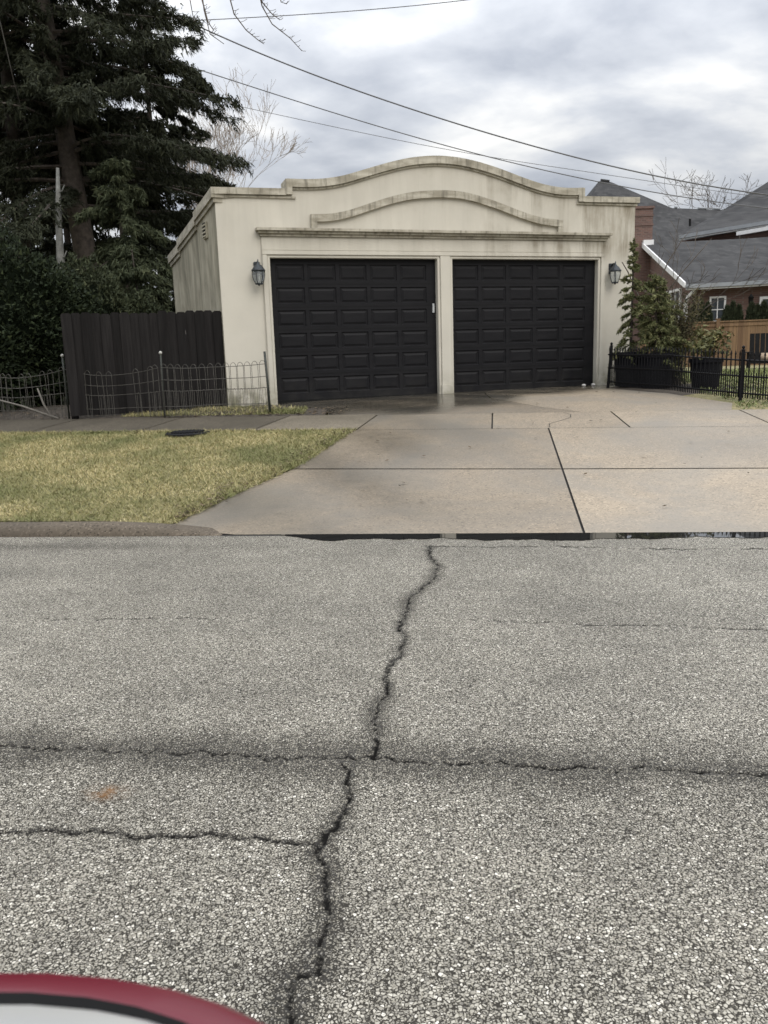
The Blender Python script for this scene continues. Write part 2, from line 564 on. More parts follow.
    c = q.mix(q.rng(q.noise(q.coord(), 0.9, 4, 0.6), 0.35, 0.65, 0, 0.4), c, (0.072, 0.072, 0.072))
    q.link(c, b.inputs['Base Color'])
    b.inputs['Roughness'].default_value = 0.9
    b.inputs['Specular IOR Level'].default_value = 0.15
    M['shingles'] = mt
    M['white_paint'] = plain('white_trim_paint', (0.66, 0.66, 0.66), 0.5, 0.08, 5, bump=0)
    M['gutter'] = plain('gutter_metal', (0.25, 0.265, 0.28), 0.5, 0.1, 5, 0.1, 0)
    M['flat_roof'] = plain('flat_roof_felt', (0.10, 0.10, 0.10), 0.9)
    # glass
    mt, nt, b = new_mat('window_glass')
    b.inputs['Base Color'].default_value = (0.035, 0.042, 0.048, 1)
    b.inputs['Roughness'].default_value = 0.06
    M['glass'] = mt
    mt, nt, b = new_mat('lamp_glass')
    b.inputs['Base Color'].default_value = (0.8, 0.84, 0.86, 1)
    b.inputs['Roughness'].default_value = 0.12
    b.inputs['Transmission Weight'].default_value = 0.85
    b.inputs['IOR'].default_value = 1.2
    M['lamp_glass'] = mt
    # water
    mt, nt, b = new_mat('puddle_water')
    q = NT(nt)
    b.inputs['Base Color'].default_value = (0.014, 0.014, 0.013, 1)
    b.inputs['Roughness'].default_value = 0.015
    b.inputs['IOR'].default_value = 2.0
    q.link(q.bump(q.noise(q.coord(), 5, 3), 0.004, 0.01), b.inputs['Normal'])
    M['water'] = mt
    M['pot'] = plain('black_plastic_pot', (0.006, 0.006, 0.008), 0.6, 0.2, 8, bump=0.05, spec=0.12)
    # car paint
    mt, nt, b = new_mat('red_car_paint')
    b.inputs['Base Color'].default_value = (0.105, 0.006, 0.014, 1)
    b.inputs['Roughness'].default_value = 0.38
    b.inputs['Coat Weight'].default_value = 0.25
    b.inputs['Coat Roughness'].default_value = 0.1
    M['car_red'] = mt
    M['rubber'] = plain('black_rubber', (0.009, 0.009, 0.009), 0.75, 0.2, 10, bump=0, spec=0.15)
    M['glass_sky_tone'] = plain('sky_toned_glass', (0.80, 0.80, 0.79), 0.28, 0.05, 5, 0.6, 0)  # pale sky reflection put into the colour of the mirror glass
    M['wheel_rim'] = plain('alloy_rim', (0.4, 0.4, 0.41), 0.3, 0.1, 5, 0.9, 0)
    M['cushion'] = plain('tan_cushion', (0.40, 0.31, 0.22), 0.85, 0.2, 8)
    M['dark_wood'] = plain('dark_painted_wood', (0.009, 0.009, 0.009), 0.7, 0.3, 8, spec=0.1)
    M['stone'] = plain('white_stone', (0.5, 0.48, 0.45), 0.8, 0.2, 20)
    M['cable'] = plain('black_cable', (0.10, 0.10, 0.105), 0.7, 0.1, 4, bump=0)
    M['dark_core'] = plain('shaded_foliage_core', (0.006, 0.008, 0.005), 0.95, 0.3, 6, spec=0.0)  # solid filler inside foliage, the inner shade put into its colour
    M['stick'] = plain('grey_dead_wood', (0.12, 0.11, 0.095), 0.9, 0.3, 12)


make_materials()


# ------------------------------------------------------------------ mesh building
class MB:
    def __init__(self):
        self.v, self.f, self.a = [], [], []

    def add(self, verts, faces, tone=1.0):
        o = len(self.v)
        self.v += [tuple(map(float, p)) for p in verts]
        self.f += [tuple(i + o for i in q) for q in faces]
        self.a += [tone] * len(faces)
        return self

    def box(self, fr, a0, a1, b0, b1, c0, c1, tone=1.0):
        """box in a frame function fr(a,b,c)"""
        p = [fr(a, b, c) for c in (c0, c1) for b in (b0, b1) for a in (a0, a1)]
        return self.add(p, [(0, 2, 3, 1), (4, 5, 7, 6), (0, 1, 5, 4), (2, 6, 7, 3), (0, 4, 6, 2), (1, 3, 7, 5)], tone)

    def prism(self, pts_a, pts_b, tone=1.0):
        """two matching rings of points, closed with end caps"""
        n_ = len(pts_a)
        f = [tuple(range(n_))[::-1], tuple(range(n_, 2 * n_))]
        f += [(i, (i + 1) % n_, n_ + (i + 1) % n_, n_ + i) for i in range(n_)]
        return self.add(list(pts_a) + list(pts_b), f, tone)

    def slab(self, pts, thick):
        lo = [(p[0], p[1], p[2] - thick) for p in pts]
        return self.prism(lo, pts)

    def tube(self, pts, rad, n_=6, cap=True):
        pts = [np.array(p, float) for p in pts]
        k = len(pts)
        rad = [rad] * k if isinstance(rad, (int, float)) else list(rad)
        vs_, fs = [], []
        up = np.array([0.31, 0.22, 0.92])
        for i, p in enumerate(pts):
            t = pts[min(i + 1, k - 1)] - pts[max(i - 1, 0)]
            t = t / (np.linalg.norm(t) + 1e-9)
            a = np.cross(t, up)
            if np.linalg.norm(a) < 0.2:
                a = np.cross(t, np.array([1.0, 0.1, 0]))
            a /= np.linalg.norm(a)
            b_ = np.cross(t, a)
            for j in range(n_):
                w = 2 * math.pi * j / n_
                vs_.append(p + rad[i] * (math.cos(w) * a + math.sin(w) * b_))
        for i in range(k - 1):
            for j in range(n_):
                j2 = (j + 1) % n_
                fs.append((i * n_ + j, i * n_ + j2, (i + 1) * n_ + j2, (i + 1) * n_ + j))
        if cap:
            fs.append(tuple(range(n_))[::-1])
            fs.append(tuple((k - 1) * n_ + j for j in range(n_)))
        return self.add(vs_, fs)

    def lathe(self, c, prof, n_=16, axis_dir=None):
        """prof: (radius, z) pairs round the vertical through c"""
        vs_, fs = [], []
        for r, z in prof:
            for j in range(n_):
                w = 2 * math.pi * j / n_
                vs_.append((c[0] + r * math.cos(w), c[1] + r * math.sin(w), c[2] + z))
        for i in range(len(prof) - 1):
            for j in range(n_):
                j2 = (j + 1) % n_
                fs.append((i * n_ + j, i * n_ + j2, (i + 1) * n_ + j2, (i + 1) * n_ + j))
        fs.append(tuple(range(n_))[::-1])
        fs.append(tuple((len(prof) - 1) * n_ + j for j in range(n_)))
        return self.add(vs_, fs)

    def ball(self, c, r, n_=10):
        prof = [(max(1e-4, r * math.sin(math.pi * i / 6)), -r * math.cos(math.pi * i / 6)) for i in range(7)]
        return self.lathe(c, prof, n_)


BASE = {}


def tag(o, label=None, cat=None, group=None, kind=None):
    if label:
        o['label'] = label
    if cat:
        o['category'] = cat
    if group:
        o['group'] = group
    if kind:
        o['kind'] = kind
    return o


def empty(name, base, label, cat, group=None):
    o = bpy.data.objects.new(name, None)
    COL.objects.link(o)
    o.location = tuple(map(float, base))
    o.empty_display_size = 0.2
    BASE[o.name] = np.array(base, float)
    return tag(o, label, cat, group)


def link_mesh(name, me, mat, parent, base):
    me.materials.append(mat)
    o = bpy.data.objects.new(name, me)
    COL.objects.link(o)
    if parent is not None:
        o.parent = parent
        BASE[o.name] = np.array(base, float)
    else:
        o.location = tuple(map(float, base))
        BASE[o.name] = np.array(base, float)
    return o


def build(name, mb, mat, parent=None, base=None, smooth=False, bevel=0.0):
    if base is None:
        base = BASE[parent.name] if parent is not None else (0, 0, 0)
    b = np.array(base, float)
    me = bpy.data.meshes.new(name)
    me.from_pydata([tuple(np.array(p) - b) for p in mb.v], [], mb.f)
    at = me.attributes.new('tone', 'FLOAT', 'FACE')
    at.data.foreach_set('value', np.array(mb.a, np.float32))
    bm = bmesh.new()
    bm.from_mesh(me)
    bmesh.ops.recalc_face_normals(bm, faces=bm.faces)
    if bevel:
        bmesh.ops.bevel(bm, geom=[e for e in bm.edges if len(e.link_faces) == 2 and e.calc_face_angle(0) > 0.5], offset=bevel, segments=2, affect='EDGES', clamp_overlap=True)
    bm.to_mesh(me)
    bm.free()
    if smooth:
        me.polygons.foreach_set('use_smooth', [True] * len(me.polygons))
    me.update()
    return link_mesh(name, me, mat, parent, b)


def tri_mesh(name, V, mat, parent=None, base=None, rnd=None, nv=3):
    """V: (n, nv, 3) loose faces, each with a random value in 'rnd'"""
    if base is None:
        base = BASE[parent.name] if parent is not None else (0, 0, 0)
    n_ = len(V)
    co = (V.reshape(-1, 3) - np.array(base)).astype(np.float32)
    me = bpy.data.meshes.new(name)
    me.vertices.add(n_ * nv)
    me.vertices.foreach_set('co', co.ravel())
    me.loops.add(n_ * nv)
    me.loops.foreach_set('vertex_index', np.arange(n_ * nv, dtype=np.int32))
    me.polygons.add(n_)
    me.polygons.foreach_set('loop_start', np.arange(0, n_ * nv, nv, dtype=np.int32))
    if rnd is None:
        rnd = RNG.random(n_)
    at = me.attributes.new('rnd', 'FLOAT', 'FACE')
    at.data.foreach_set('value', np.asarray(rnd, np.float32))
    me.update()
    me.validate()
    return link_mesh(name, me, mat, parent, base)


def copy_thing(o, parent=None):
    c = o.copy()
    COL.objects.link(c)
    c.parent = parent
    for ch in list(o.children):
        copy_thing(ch, c)
    return c


def sheet(name, polys, hfun, mat, dz=0.0, cuts_t=(), cuts_s=(), tones=None, damp=None, kind='structure'):
    """flat polygons in road coordinates, draped on a height function"""
    bm = bmesh.new()
    lay_t = bm.faces.layers.float.new('tone')
    for i, poly in enumerate(polys):
        f = bm.faces.new([bm.verts.new((a, b, 0)) for a, b in poly])
        f[lay_t] = tones[i] if tones else 1.0
    for t in cuts_t:
        bmesh.ops.bisect_plane(bm, geom=bm.verts[:] + bm.edges[:] + bm.faces[:], plane_co=(0, t, 0), plane_no=(0, 1, 0))
    for s in cuts_s:
        bmesh.ops.bisect_plane(bm, geom=bm.verts[:] + bm.edges[:] + bm.faces[:], plane_co=(s, 0, 0), plane_no=(1, 0, 0))
    lay_d = bm.verts.layers.float.new('damp')
    for v in bm.verts:
        s, t = v.co.x, v.co.y
        if damp:
            v[lay_d] = damp(s, t)
        v.co = Vector(rd(s, t, hfun(s, t) + dz))
    bmesh.ops.recalc_face_normals(bm, faces=bm.faces)
    for f in bm.faces:
        if f.normal.z < 0:
            f.normal_flip()
    me = bpy.data.meshes.new(name)
    bm.to_mesh(me)
    bm.free()
    o = link_mesh(name, me, mat, None, (0, 0, 0))
    o['kind'] = kind
    return o


# ================================================================== THE SETTING
CUTS = [5.6, 7, 8.5, 10.2, 10.8, 11.5, 12.2, 13.0, 14.0, 24.0]
sheet('ground', [[(-400, -300), (400, -300), (400, 700), (-400, 700)]], hb, M['turf'], -0.05,
      CUTS + [0, 40, 100], [-20, 20])

# ---- road with real cracks
CRACKS = [
    ([(-0.338, 5.231), (-0.335, 4.957), (-0.274, 4.781), (-0.246, 4.709), (-0.277, 4.399), (-0.331, 4.199), (-0.37, 4.069), (-0.374, 3.93), (-0.381, 3.783), (-0.388, 3.603), (-0.337, 3.4), (-0.342, 3.264), (-0.375, 3.125), (-0.384, 3.028), (-0.369, 2.928), (-0.355, 2.842), (-0.375, 2.751), (-0.377, 2.65), (-0.369, 2.555), (-0.347, 2.467), (-0.345, 2.397), (-0.352, 2.335)], 0.0085, 0.04),
    ([(-0.437, 2.332), (-0.412, 2.22), (-0.39, 2.081), (-0.393, 1.979), (-0.417, 1.884), (-0.42, 1.831), (-0.398, 1.758), (-0.369, 1.683), (-0.363, 1.613), (-0.349, 1.542), (-0.353, 1.471), (-0.346, 1.435), (-0.384, 1.413), (-0.376, 1.36), (-0.368, 1.289), (-0.36, 1.0), (-0.42, 0.6)], 0.010, 0.05),
    ([(-3.6, 2.36), (-2.4, 2.35), (-1.623, 2.339), (-1.407, 2.338), (-1.191, 2.328), (-0.92, 2.337), (-0.68, 2.318), (-0.437, 2.332)], 0.0060, 0.13),
    ([(-0.437, 2.332), (-0.338, 2.338), (-0.196, 2.326), (0.054, 2.316), (0.235, 2.302), (0.415, 2.306), (0.65, 2.308), (0.838, 2.29), (1.6, 2.27), (3.4, 2.2)], 0.0070, 0.11),
    ([(-2.6, 1.83), (-1.6, 1.85), (-1.32, 1.854), (-1.204, 1.881), (-1.067, 1.871), (-0.895, 1.869), (-0.704, 1.882), (-0.508, 1.868), (-0.433, 1.869)], 0.006, 0.014),
    ([(-2.243, 3.646), (-1.913, 3.67), (-1.612, 3.708), (-1.317, 3.684)], 0.006, 0.0),
    ([(-0.054, 3.699), (0.276, 3.678), (0.547, 3.641), (0.905, 3.636), (1.275, 3.592), (2.1, 3.57)], 0.006, 0.0),
    ([(-0.338, 5.231), (-0.005, 5.198), (0.518, 5.219), (1.011, 5.13), (1.787, 5.12), (2.6, 5.1)], 0.012, 0.0),
]


def fbm1(x, seed, octs=((3, 1.0), (9, 0.6), (27, 0.45), (70, 0.3))):
    r = np.random.default_rng(seed)
    out = np.zeros_like(x)
    for f_, a in octs:
        for k in range(3):
            out += a * np.sin(x * f_ * (0.7 + 0.6 * r.random()) * 2 * np.pi + r.random() * 6.28) / 2
    return out


def crack_field(S, T):
    crack = np.zeros_like(S)
    worn = np.zeros_like(S)
    P = np.stack([S, T], -1)
    for ci, (pl, wid, dirt) in enumerate(CRACKS):
        pl = np.array(pl)
        # jagged sub-division of the polyline
        pts = []
        r = np.random.default_rng(100 + ci)
        for a, b in zip(pl[:-1], pl[1:]):
            n_ = max(2, int(np.linalg.norm(b - a) / 0.03))
            for i in range(n_):
                q = a + (b - a) * i / n_
                dv = (b - a) / np.linalg.norm(b - a)
                q = q + np.array([-dv[1], dv[0]]) * r.normal(0, (0.012 if dirt > 0.1 else 0.007) if dirt else 0.010)
                pts.append(q)
        pts.append(pl[-1])
        pts = np.array(pts)
        lo, hi = pts.min(0) - 0.5, pts.max(0) + 0.5
        sel = np.where((S > lo[0]) & (S < hi[0]) & (T > lo[1]) & (T < hi[1]))[0]
        if len(sel) == 0:
            continue
        best = np.full(len(sel), 9.0)
        arc = np.zeros(len(sel))
        acc = 0.0
        Q = P[sel]
        for a, b in zip(pts[:-1], pts[1:]):
            ab = b - a
            L = np.linalg.norm(ab) + 1e-9
            k = np.clip(((Q - a) @ ab) / (L * L), 0, 1)
            dd = np.linalg.norm(Q - (a + k[:, None] * ab), axis=1)
            mk = dd < best
            best[mk] = dd[mk]
            arc[mk] = acc + k[mk] * L
            acc += L
        wv = wid * (0.62 + 0.42 * fbm1(arc, 40 + ci, ((1.3, 0.8), (4, 0.7), (13, 0.5))))
        wv = np.clip(wv, 0.0015, None)
        rg = np.zeros(len(sel))
        rr = np.random.default_rng(300 + ci)
        for lam, am in ((0.045, 0.55), (0.024, 0.55), (0.014, 0.5)):
            for _k in range(4):
                th_ = rr.uniform(0, 6.28)
                rg += am * 0.5 * np.sin(2 * np.pi / (lam * rr.uniform(0.75, 1.3)) * (Q[:, 0] * math.cos(th_) + Q[:, 1] * math.sin(th_)) + rr.uniform(0, 6.28))
        bd = np.maximum(0, best + (0.0055 if dirt else 0.002) * rg)
        cr = np.clip((1.15 - bd / (wv + 0.001)) * 1.6, 0, 1)
        crack[sel] = np.maximum(crack[sel], cr)
        if dirt:
            wd = dirt * (0.75 + 0.35 * fbm1(arc, 70 + ci, ((0.5, 0.8), (2, 0.5))))
            wd = np.clip(wd, 0.012, None)
            worn[sel] = np.maximum(worn[sel], np.exp(-(best / wd) ** 2) * np.clip(0.95 + 0.35 * rg, 0.1, 1.15))
    return crack, worn


def road_patch(s0, s1, t0, t1, step_s, step_t):
    ns, nt_ = max(2, int(round((s1 - s0) / step_s)) + 1), max(2, int(round((t1 - t0) / step_t)) + 1)
    S, T = np.meshgrid(np.linspace(s0, s1, ns), np.linspace(t0, t1, nt_))
    idx = np.arange(ns * nt_).reshape(nt_, ns)
    F = np.stack([idx[:-1, :-1], idx[:-1, 1:], idx[1:, 1:], idx[1:, :-1]], -1).reshape(-1, 4)
    return S.ravel(), T.ravel(), F


def make_road():
    SS, TT, FF, o = [], [], [], 0
    for a in ((-2.4, 1.9, 1.0, 2.9, 0.0065, 0.0065), (-2.4, 1.9, 2.9, 5.6, 0.011, 0.013),
              (-2.4, 1.9, -6.0, 1.0, 0.5, 0.5), (-4.4, -2.4, -6.0, 5.6, 0.03, 0.04), (1.9, 3.9, -6.0, 5.6, 0.03, 0.04),
              (-120, -4.4, -6.0, 5.6, 5.0, 1.0), (3.9, 120, -6.0, 5.6, 5.0, 1.0)):
        S, T, F = road_patch(*a)
        SS.append(S), TT.append(T), FF.append(F + o)
        o += len(S)
    S, T, F = np.concatenate(SS), np.concatenate(TT), np.concatenate(FF)
    crack, worn = crack_field(S, T)
    # darker strip of missing chips along the long joint, smoother by the gutter
    worn = np.maximum(worn, 0.30 * np.exp(-((T - 2.30) / 0.22) ** 2) * (0.6 + 0.4 * np.sin(S * 1.7)))
    worn = np.maximum(worn, 0.35 * np.exp(-((T - 5.25) / 0.10) ** 2) * np.clip((-S - 1.2) * 0.8, 0, 1))
    worn = np.maximum(worn, 0.45 * np.exp(-((T - 2.20) / 0.06) ** 2 - ((S - 0.35) / 0.18) ** 2))
    rust = np.exp(-(((S + 1.115) / 0.05) ** 2 + ((T - 2.074) / 0.035) ** 2)) * 1.3
    z = -0.005 * crack
    P = S[:, None] * RD + T[:, None] * RN
    P[:, 2] = z
    me = bpy.data.meshes.new('road')
    me.vertices.add(len(P))
    me.vertices.foreach_set('co', P.astype(np.float32).ravel())
    me.loops.add(F.size)
    me.loops.foreach_set('vertex_index', F.astype(np.int32).ravel())
    me.polygons.add(len(F))
    me.polygons.foreach_set('loop_start', np.arange(0, F.size, 4, dtype=np.int32))
    for nm, arr in (('crack', crack), ('worn', worn), ('rust', rust)):
        at = me.attributes.new(nm, 'FLOAT', 'POINT')
        at.data.foreach_set('value', np.clip(arr, 0, 1).astype(np.float32))
    me.update()
    o = link_mesh('road', me, M['asphalt'], None, (0, 0, 0))
    o['kind'] = 'structure'


make_road()


def near(s):
    return 9.25 - 0.055 * s


def far(s):
    return 10.2 - 0.045 * s


def apron_damp(s, t):
    p = rd(s, t)
    w = float(np.dot(p - FO, FN))          # distance in front of the doors (negative)
    u = float(np.dot(p - FO, FD))
    edge = (-1.75 if u < 3.6 else -1.75 + min(0.85, (u - 3.6) * 0.5)) + 0.22 * math.sin(u * 1.9) + 0.15 * math.sin(u * 4.7 + 1)
    k = min(1.0, max(0.0, (w - edge) / 0.5 + 0.5))
    return k * (1.0 if -0.3 < u < 6.9 else 0.4) * (0.85 + 0.15 * math.sin(u * 7 + w * 5))


G = 0.009
EDGE = [(-1.484, 9.335), (-1.762, 7.683)]
drive_slabs = [
    [(-1.80, 5.6), (0.72 - G, 5.6), (0.745 - G, 7.38 - 2 * G), (-1.80, 7.53 - 2 * G), (-2.144, 6.603), (-2.373, 5.834), (-2.05, 5.66)],
    [(0.72 + G, 5.6), (4.9, 5.6), (4.9, 7.20 - 2 * G), (0.745 + G, 7.38 - 2 * G)],
    [(-1.80, 7.53 + 1.2 * G), (0.745 - G, 7.38 + 1.2 * G), (0.771 - G, near(0.77) - G * 0.5), (-1.484, near(-1.48) - G * 0.5)],
    [(0.745 + G, 7.38 + 1.2 * G), (4.9, 7.20 + 1.2 * G), (4.9, near(4.9) - G * 0.5), (0.771 + G, near(0.77) - G * 0.5)],
]
wj = [(-1.30, -1.44), (0.16, 0.14), (1.60, 1.66), (3.08, 3.17), (4.6, 4.7)]
for (fa, na), (fb, nb) in zip(wj[:-1], wj[1:]):
    drive_slabs.append([(na + (G if na > -1 else 0.002), near(na) + G * 0.5), (nb - G, near(nb) + G * 0.5), (fb - G, far(fb)), (fa + (G if na > -1 else 0.002), far(fa))])
tones = [0.84, 1.04, 0.78, 0.95, 0.78, 0.86, 0.97, 0.97]
def drive_damp(s, t):
    k = min(1.0, max(0.0, (-s + 0.25 + 0.35 * math.sin(t * 2.3)) / 1.3))
    return k * (0.34 + 0.14 * math.sin(s * 5.1 + t * 3.7)) + max(0.0, 0.10 * math.sin(s * 2.9 + 1) * math.sin(t * 3.3))


sheet('driveway', drive_slabs, hb, M['drive'], 0.0, [5.8 + 0.25 * i for i in range(17)], [-2.2 + 0.25 * i for i in range(28)], tones, drive_damp, kind='structure')
sheet('driveway_joints', [[(-2.2, 5.80), (-1.9, 5.64), (5.0, 5.64), (5.0, 9.95), (-1.25, 10.2), (-1.40, 9.3), (-1.65, 7.7), (-2.0, 6.7)]], hb, M['gap'], -0.018, CUTS, [])

hair = [(1.02, 10.13), (1.10, 9.98), (1.08, 9.80), (0.95, 9.62), (0.80, 9.45), (0.79, 9.24)]
sheet('driveway_crack', [[(a + 0.004 + 0.003 * math.sin(b * 40), b) for a, b in hair] + [(a - 0.004, b) for a, b in hair[::-1]]], hb, M['gap'], 0.004, [], [])

# apron in front of the doors: two pours that meet along a slanting line
gl = st(fac(0.30, -0.02, 0))
gm = st(fac(3.35, 0.12, 0))
gr = st(fac(6.30, 0.12, 0))
ap_left = [(-1.95, far(-1.95) + 0.004), (1.22, far(1.22) + 0.004), (0.78, 10.6), (0.148, 11.495), (0.05, gm[1] + 0.2), (gm[0] - 1.4, gm[1] - 0.5), (gl[0] + 0.35, gl[1] + 0.02), (-2.05, 10.75)]
ap_right = [(1.235, far(1.235) + 0.004), (3.0, far(3.0) + 0.004), (3.15, 10.55), (2.72, 11.25), (2.35, 11.95), (2.0, 12.75), (gr[0], gr[1] + 0.1), (0.06, gm[1] + 0.2), (0.156, 11.5), (0.79, 10.6)]
sheet('garage_apron', [ap_left, ap_right], hb, M['drive'], 0.0, [10.4, 10.7, 11, 11.25, 11.5, 11.75, 12, 12.25, 12.5, 12.75, 13, 13.25, 13.5], [-2, -1.7, -1.4, -1.1, -0.8, -0.5, -0.2, 0.1, 0.4, 0.7, 1, 1.3, 1.6, 1.9, 2.2, 2.5],
      [0.62, 0.86], apron_damp)

# sidewalk to the left and to the right
walk = []
xs_ = [-1.44, -2.72, -4.2, -5.7, -7.2, -8.7, -10.2, -11.7, -13.2]
for a, b in zip(xs_[:-1], xs_[1:]):
    sh = 0.14 if a > -2 else 0.26
    sh2 = 0.26
    walk.append([(b + G, near(b)), (a - (G if a < -2 else 0.002), near(a)), (a + sh - (G if a < -2 else 0.002), far(a)), (b + sh2 + G, far(b))])
walk.append([(-60, near(-13.2) + 0.4), (-13.2 - G, near(-13.2)), (-12.94 - G, far(-13.2)), (-60, far(-13.2) + 0.6)])
walk.append([(4.72, near(4.7)), (60, near(4.7) - 1.2), (60, far(4.7) - 1.2), (4.62, far(4.7))])
sheet('sidewalk', walk, hb, M['walk'], 0.008, [10.2], [], [1.9, 1.15, 1.0, 0.9, 0.9, 0.95, 1, 1, 1, 1.2])

# kerb on the left, dropping at the driveway
mbk = MB()
prof = [(5.565, -0.04), (5.572, 0.35), (5.595, 0.80), (5.635, 1.0), (5.72, 1.02), (5.745, 0.9), (5.75, -0.5)]
ks = [-120, -40, -12, -9, -7, -5.5, -4.5, -3.5, -3.0, -2.75, -2.5, -2.25, -2.05, -1.9]
hh = [0.085] * 9 + [0.083, 0.073, 0.050, 0.024, 0.006]
sh = [0] * 9 + [0, 0.0, 0.02, 0.03, 0.035]
rings = []
for s, h, d_ in zip(ks, hh, sh):
    rings += [rd(s + (0.0), t + (d_ if t > 5.6 else d_ * 0.3), z * h if z > -0.2 else -0.05) for t, z in prof]
k = len(prof)
mbk.add(rings, [(i * k + j, i * k + j + 1, (i + 1) * k + j + 1, (i + 1) * k + j) for i in range(len(ks) - 1) for j in range(k - 1)])
o = build('kerb', mbk, M['kerb'], smooth=True)
o['kind'] = 'structure'
# flat dark strip painting the shade line along the mouth of the driveway
o = sheet('gutter_shade_line', [[(-1.9, 5.56), (4.9, 5.56), (4.9, 5.6), (-1.9, 5.6)]], lambda s, t: 0.0015, M['gap'], 0.0, [5.58], [])

# lawn, strip behind the sidewalk, yard
lawn_poly = [(-60, 5.75), (-2.45, 5.75), (-2.375, 5.836), (-2.146, 6.603), (-1.764, 7.683), (-1.486, near(-1.5) - 0.004), (-60, near(-13.2) + 0.4 - 0.02)]
sheet('lawn', [lawn_poly], hlawn, M['turf'], 0.0, [5.9, 6.3, 6.6, 7, 7.5, 8, 8.5, 9], [-20, -12, -8, -6, -4, -3, -2.8, -2.6, -2.4, -2.2, -2, -1.8])
sheet('front_strip', [[(-60, far(-13.2) + 0.62), (-13, far(-13) + 0.02), (-2.0, far(-2.0) + 0.02), (-2.05, 10.75), (gl[0] + 0.3, gl[1] - 0.02), (-4.0, 11.9), (-60, 13.5)]],
      lambda s, t: hb(s, t) - 0.004 + 0.02 * math.sin(s * 5) * math.sin(t * 7), M['soil'], 0.012, CUTS, [-12, -9, -7, -6, -5, -4.5, -4, -3.5, -3, -2.5])
sheet('back_lawn', [[(2.0, 12.83), (2.30, 11.90), (2.62, 11.2), (2.9, 10.6), (2.9, far(2.9) + 0.02), (60, far(4.7) - 1.1), (60, 60), (2.6, 60), (2.6, 14)]], hb, M['turf'], -0.006, CUTS, [6, 12, 20])
sheet('planting_bed', [[(1.94, 12.78), (2.30, 11.95), (2.66, 11.25), (2.95, 11.45), (4.3, 12.0), (2.75, 14.2), (2.42, 13.96)]], hb, M['soil'], -0.003, CUTS, [2.6, 3.2])

# water lying in the gutter
rw = random.Random(3)
fronts, backs = [], []
for i in range(200):
    s = -1.45 + i * 0.0255
    wd = 0.185 + 0.030 * math.sin(s * 3.1) + 0.018 * math.sin(s * 11.3 + 1) + 0.010 * math.sin(s * 29) + rw.uniform(-0.007, 0.007)
    if s < -1.1:
        wd *= max(0.08, (s + 1.5) / 0.4)
    if s > 3.2:
        wd *= max(0.1, (3.7 - s) / 0.5)
    fronts.append((s, 5.598 - max(0.012, wd)))
    backs.append((s, 5.598))
sheet('gutter_water', [fronts + backs[::-1]], lambda s, t: 0.0, M['water'], 0.004, [], [])


# ================================================================== GRASS
def inside(poly, s, t):
    c = np.zeros(len(s), bool)
    n_ = len(poly)
    for i in range(n_):
        x1, y1 = poly[i]
        x2, y2 = poly[(i + 1) % n_]
        cond = ((y1 > t) != (y2 > t)) & (s < (x2 - x1) * (t - y1) / (y2 - y1 + 1e-12) + x1)
        c ^= cond
    return c


def blades(name, poly, n_, hfun, hmin, hmax, wid, label=None, density=None, base_lift=0.0, mat='blades'):
    P = np.array(poly)
    lo, hi = P.min(0), P.max(0)
    S = RNG.uniform(lo[0], hi[0], n_ * 3)
    T = RNG.uniform(lo[1], hi[1], n_ * 3)
    k = inside(poly, S, T)
    S, T = S[k][:n_], T[k][:n_]
    if density is not None:
        k = RNG.random(len(S)) < density(S, T)
        S, T = S[k], T[k]
    h0 = np.array([hfun(a, b) for a, b in zip(S, T)]) + base_lift
    n2 = len(S)
    base = S[:, None] * RD + T[:, None] * RN
    base[:, 2] = h0
    az = RNG.uniform(0, 2 * np.pi, n2)
    L = RNG.uniform(hmin, hmax, n2)
    tilt = RNG.uniform(0.55, 1.45, n2)
    w = wid * RNG.uniform(0.6, 1.3, n2)
    side = np.stack([np.cos(az), np.sin(az), np.zeros(n2)], -1)
    a2 = RNG.uniform(0, 2 * np.pi, n2)
    tip = base + np.stack([np.cos(a2) * np.sin(tilt), np.sin(a2) * np.sin(tilt), np.cos(tilt)], -1) * L[:, None]
    V = np.stack([base - side * w[:, None], base + side * w[:, None], tip], 1)
    rn = np.clip(RNG.normal(0.45, 0.26, n2), 0, 1)
    o = tri_mesh(name, V, M[mat], None, (0, 0, 0), rn)
    tag(o, label, 'grass', None, 'stuff')
    return o


vis_lawn = [(-7.6, 5.72), (-2.46, 5.72), (-2.33, 5.9), (-2.10, 6.62), (-1.73, 7.7), (-1.45, near(-1.5) + 0.02), (-7.6, near(-7.6) + 0.03)]
blades('grass', vis_lawn, 170000, hlawn, 0.02, 0.055, 0.0035, 'short patchy yellow green lawn grass between kerb and sidewalk')
ed = [(-2.40, 5.80), (-2.373, 5.834), (-2.144, 6.603), (-1.762, 7.683), (-1.484, 9.28)]
blades('grass', [(a - 0.10, b) for a, b in ed] + [(a + 0.045, b) for a, b in ed[::-1]], 7000, hlawn, 0.04, 0.10, 0.004, 'longer ragged grass hanging over the driveway edge',
       lambda S, T: np.clip(0.45 + 0.6 * np.sin(T * 9.0) * np.sin(T * 23 + 1), 0.05, 1), 0.0)
blades('grass', [(-4.9, far(-4.5) + 0.12), (-2.3, far(-2.3) + 0.10), (-2.35, 10.95), (-2.9, 11.15), (-4.9, 11.15)], 12000, lambda s, t: hb(s, t) + 0.01, 0.03, 0.07, 0.005,
       'thin strip of grass between the sidewalk and the dark board fence',
       lambda S, T: np.clip(0.55 + 0.5 * np.sin(S * 4.0) * np.sin(T * 9), 0.15, 1))
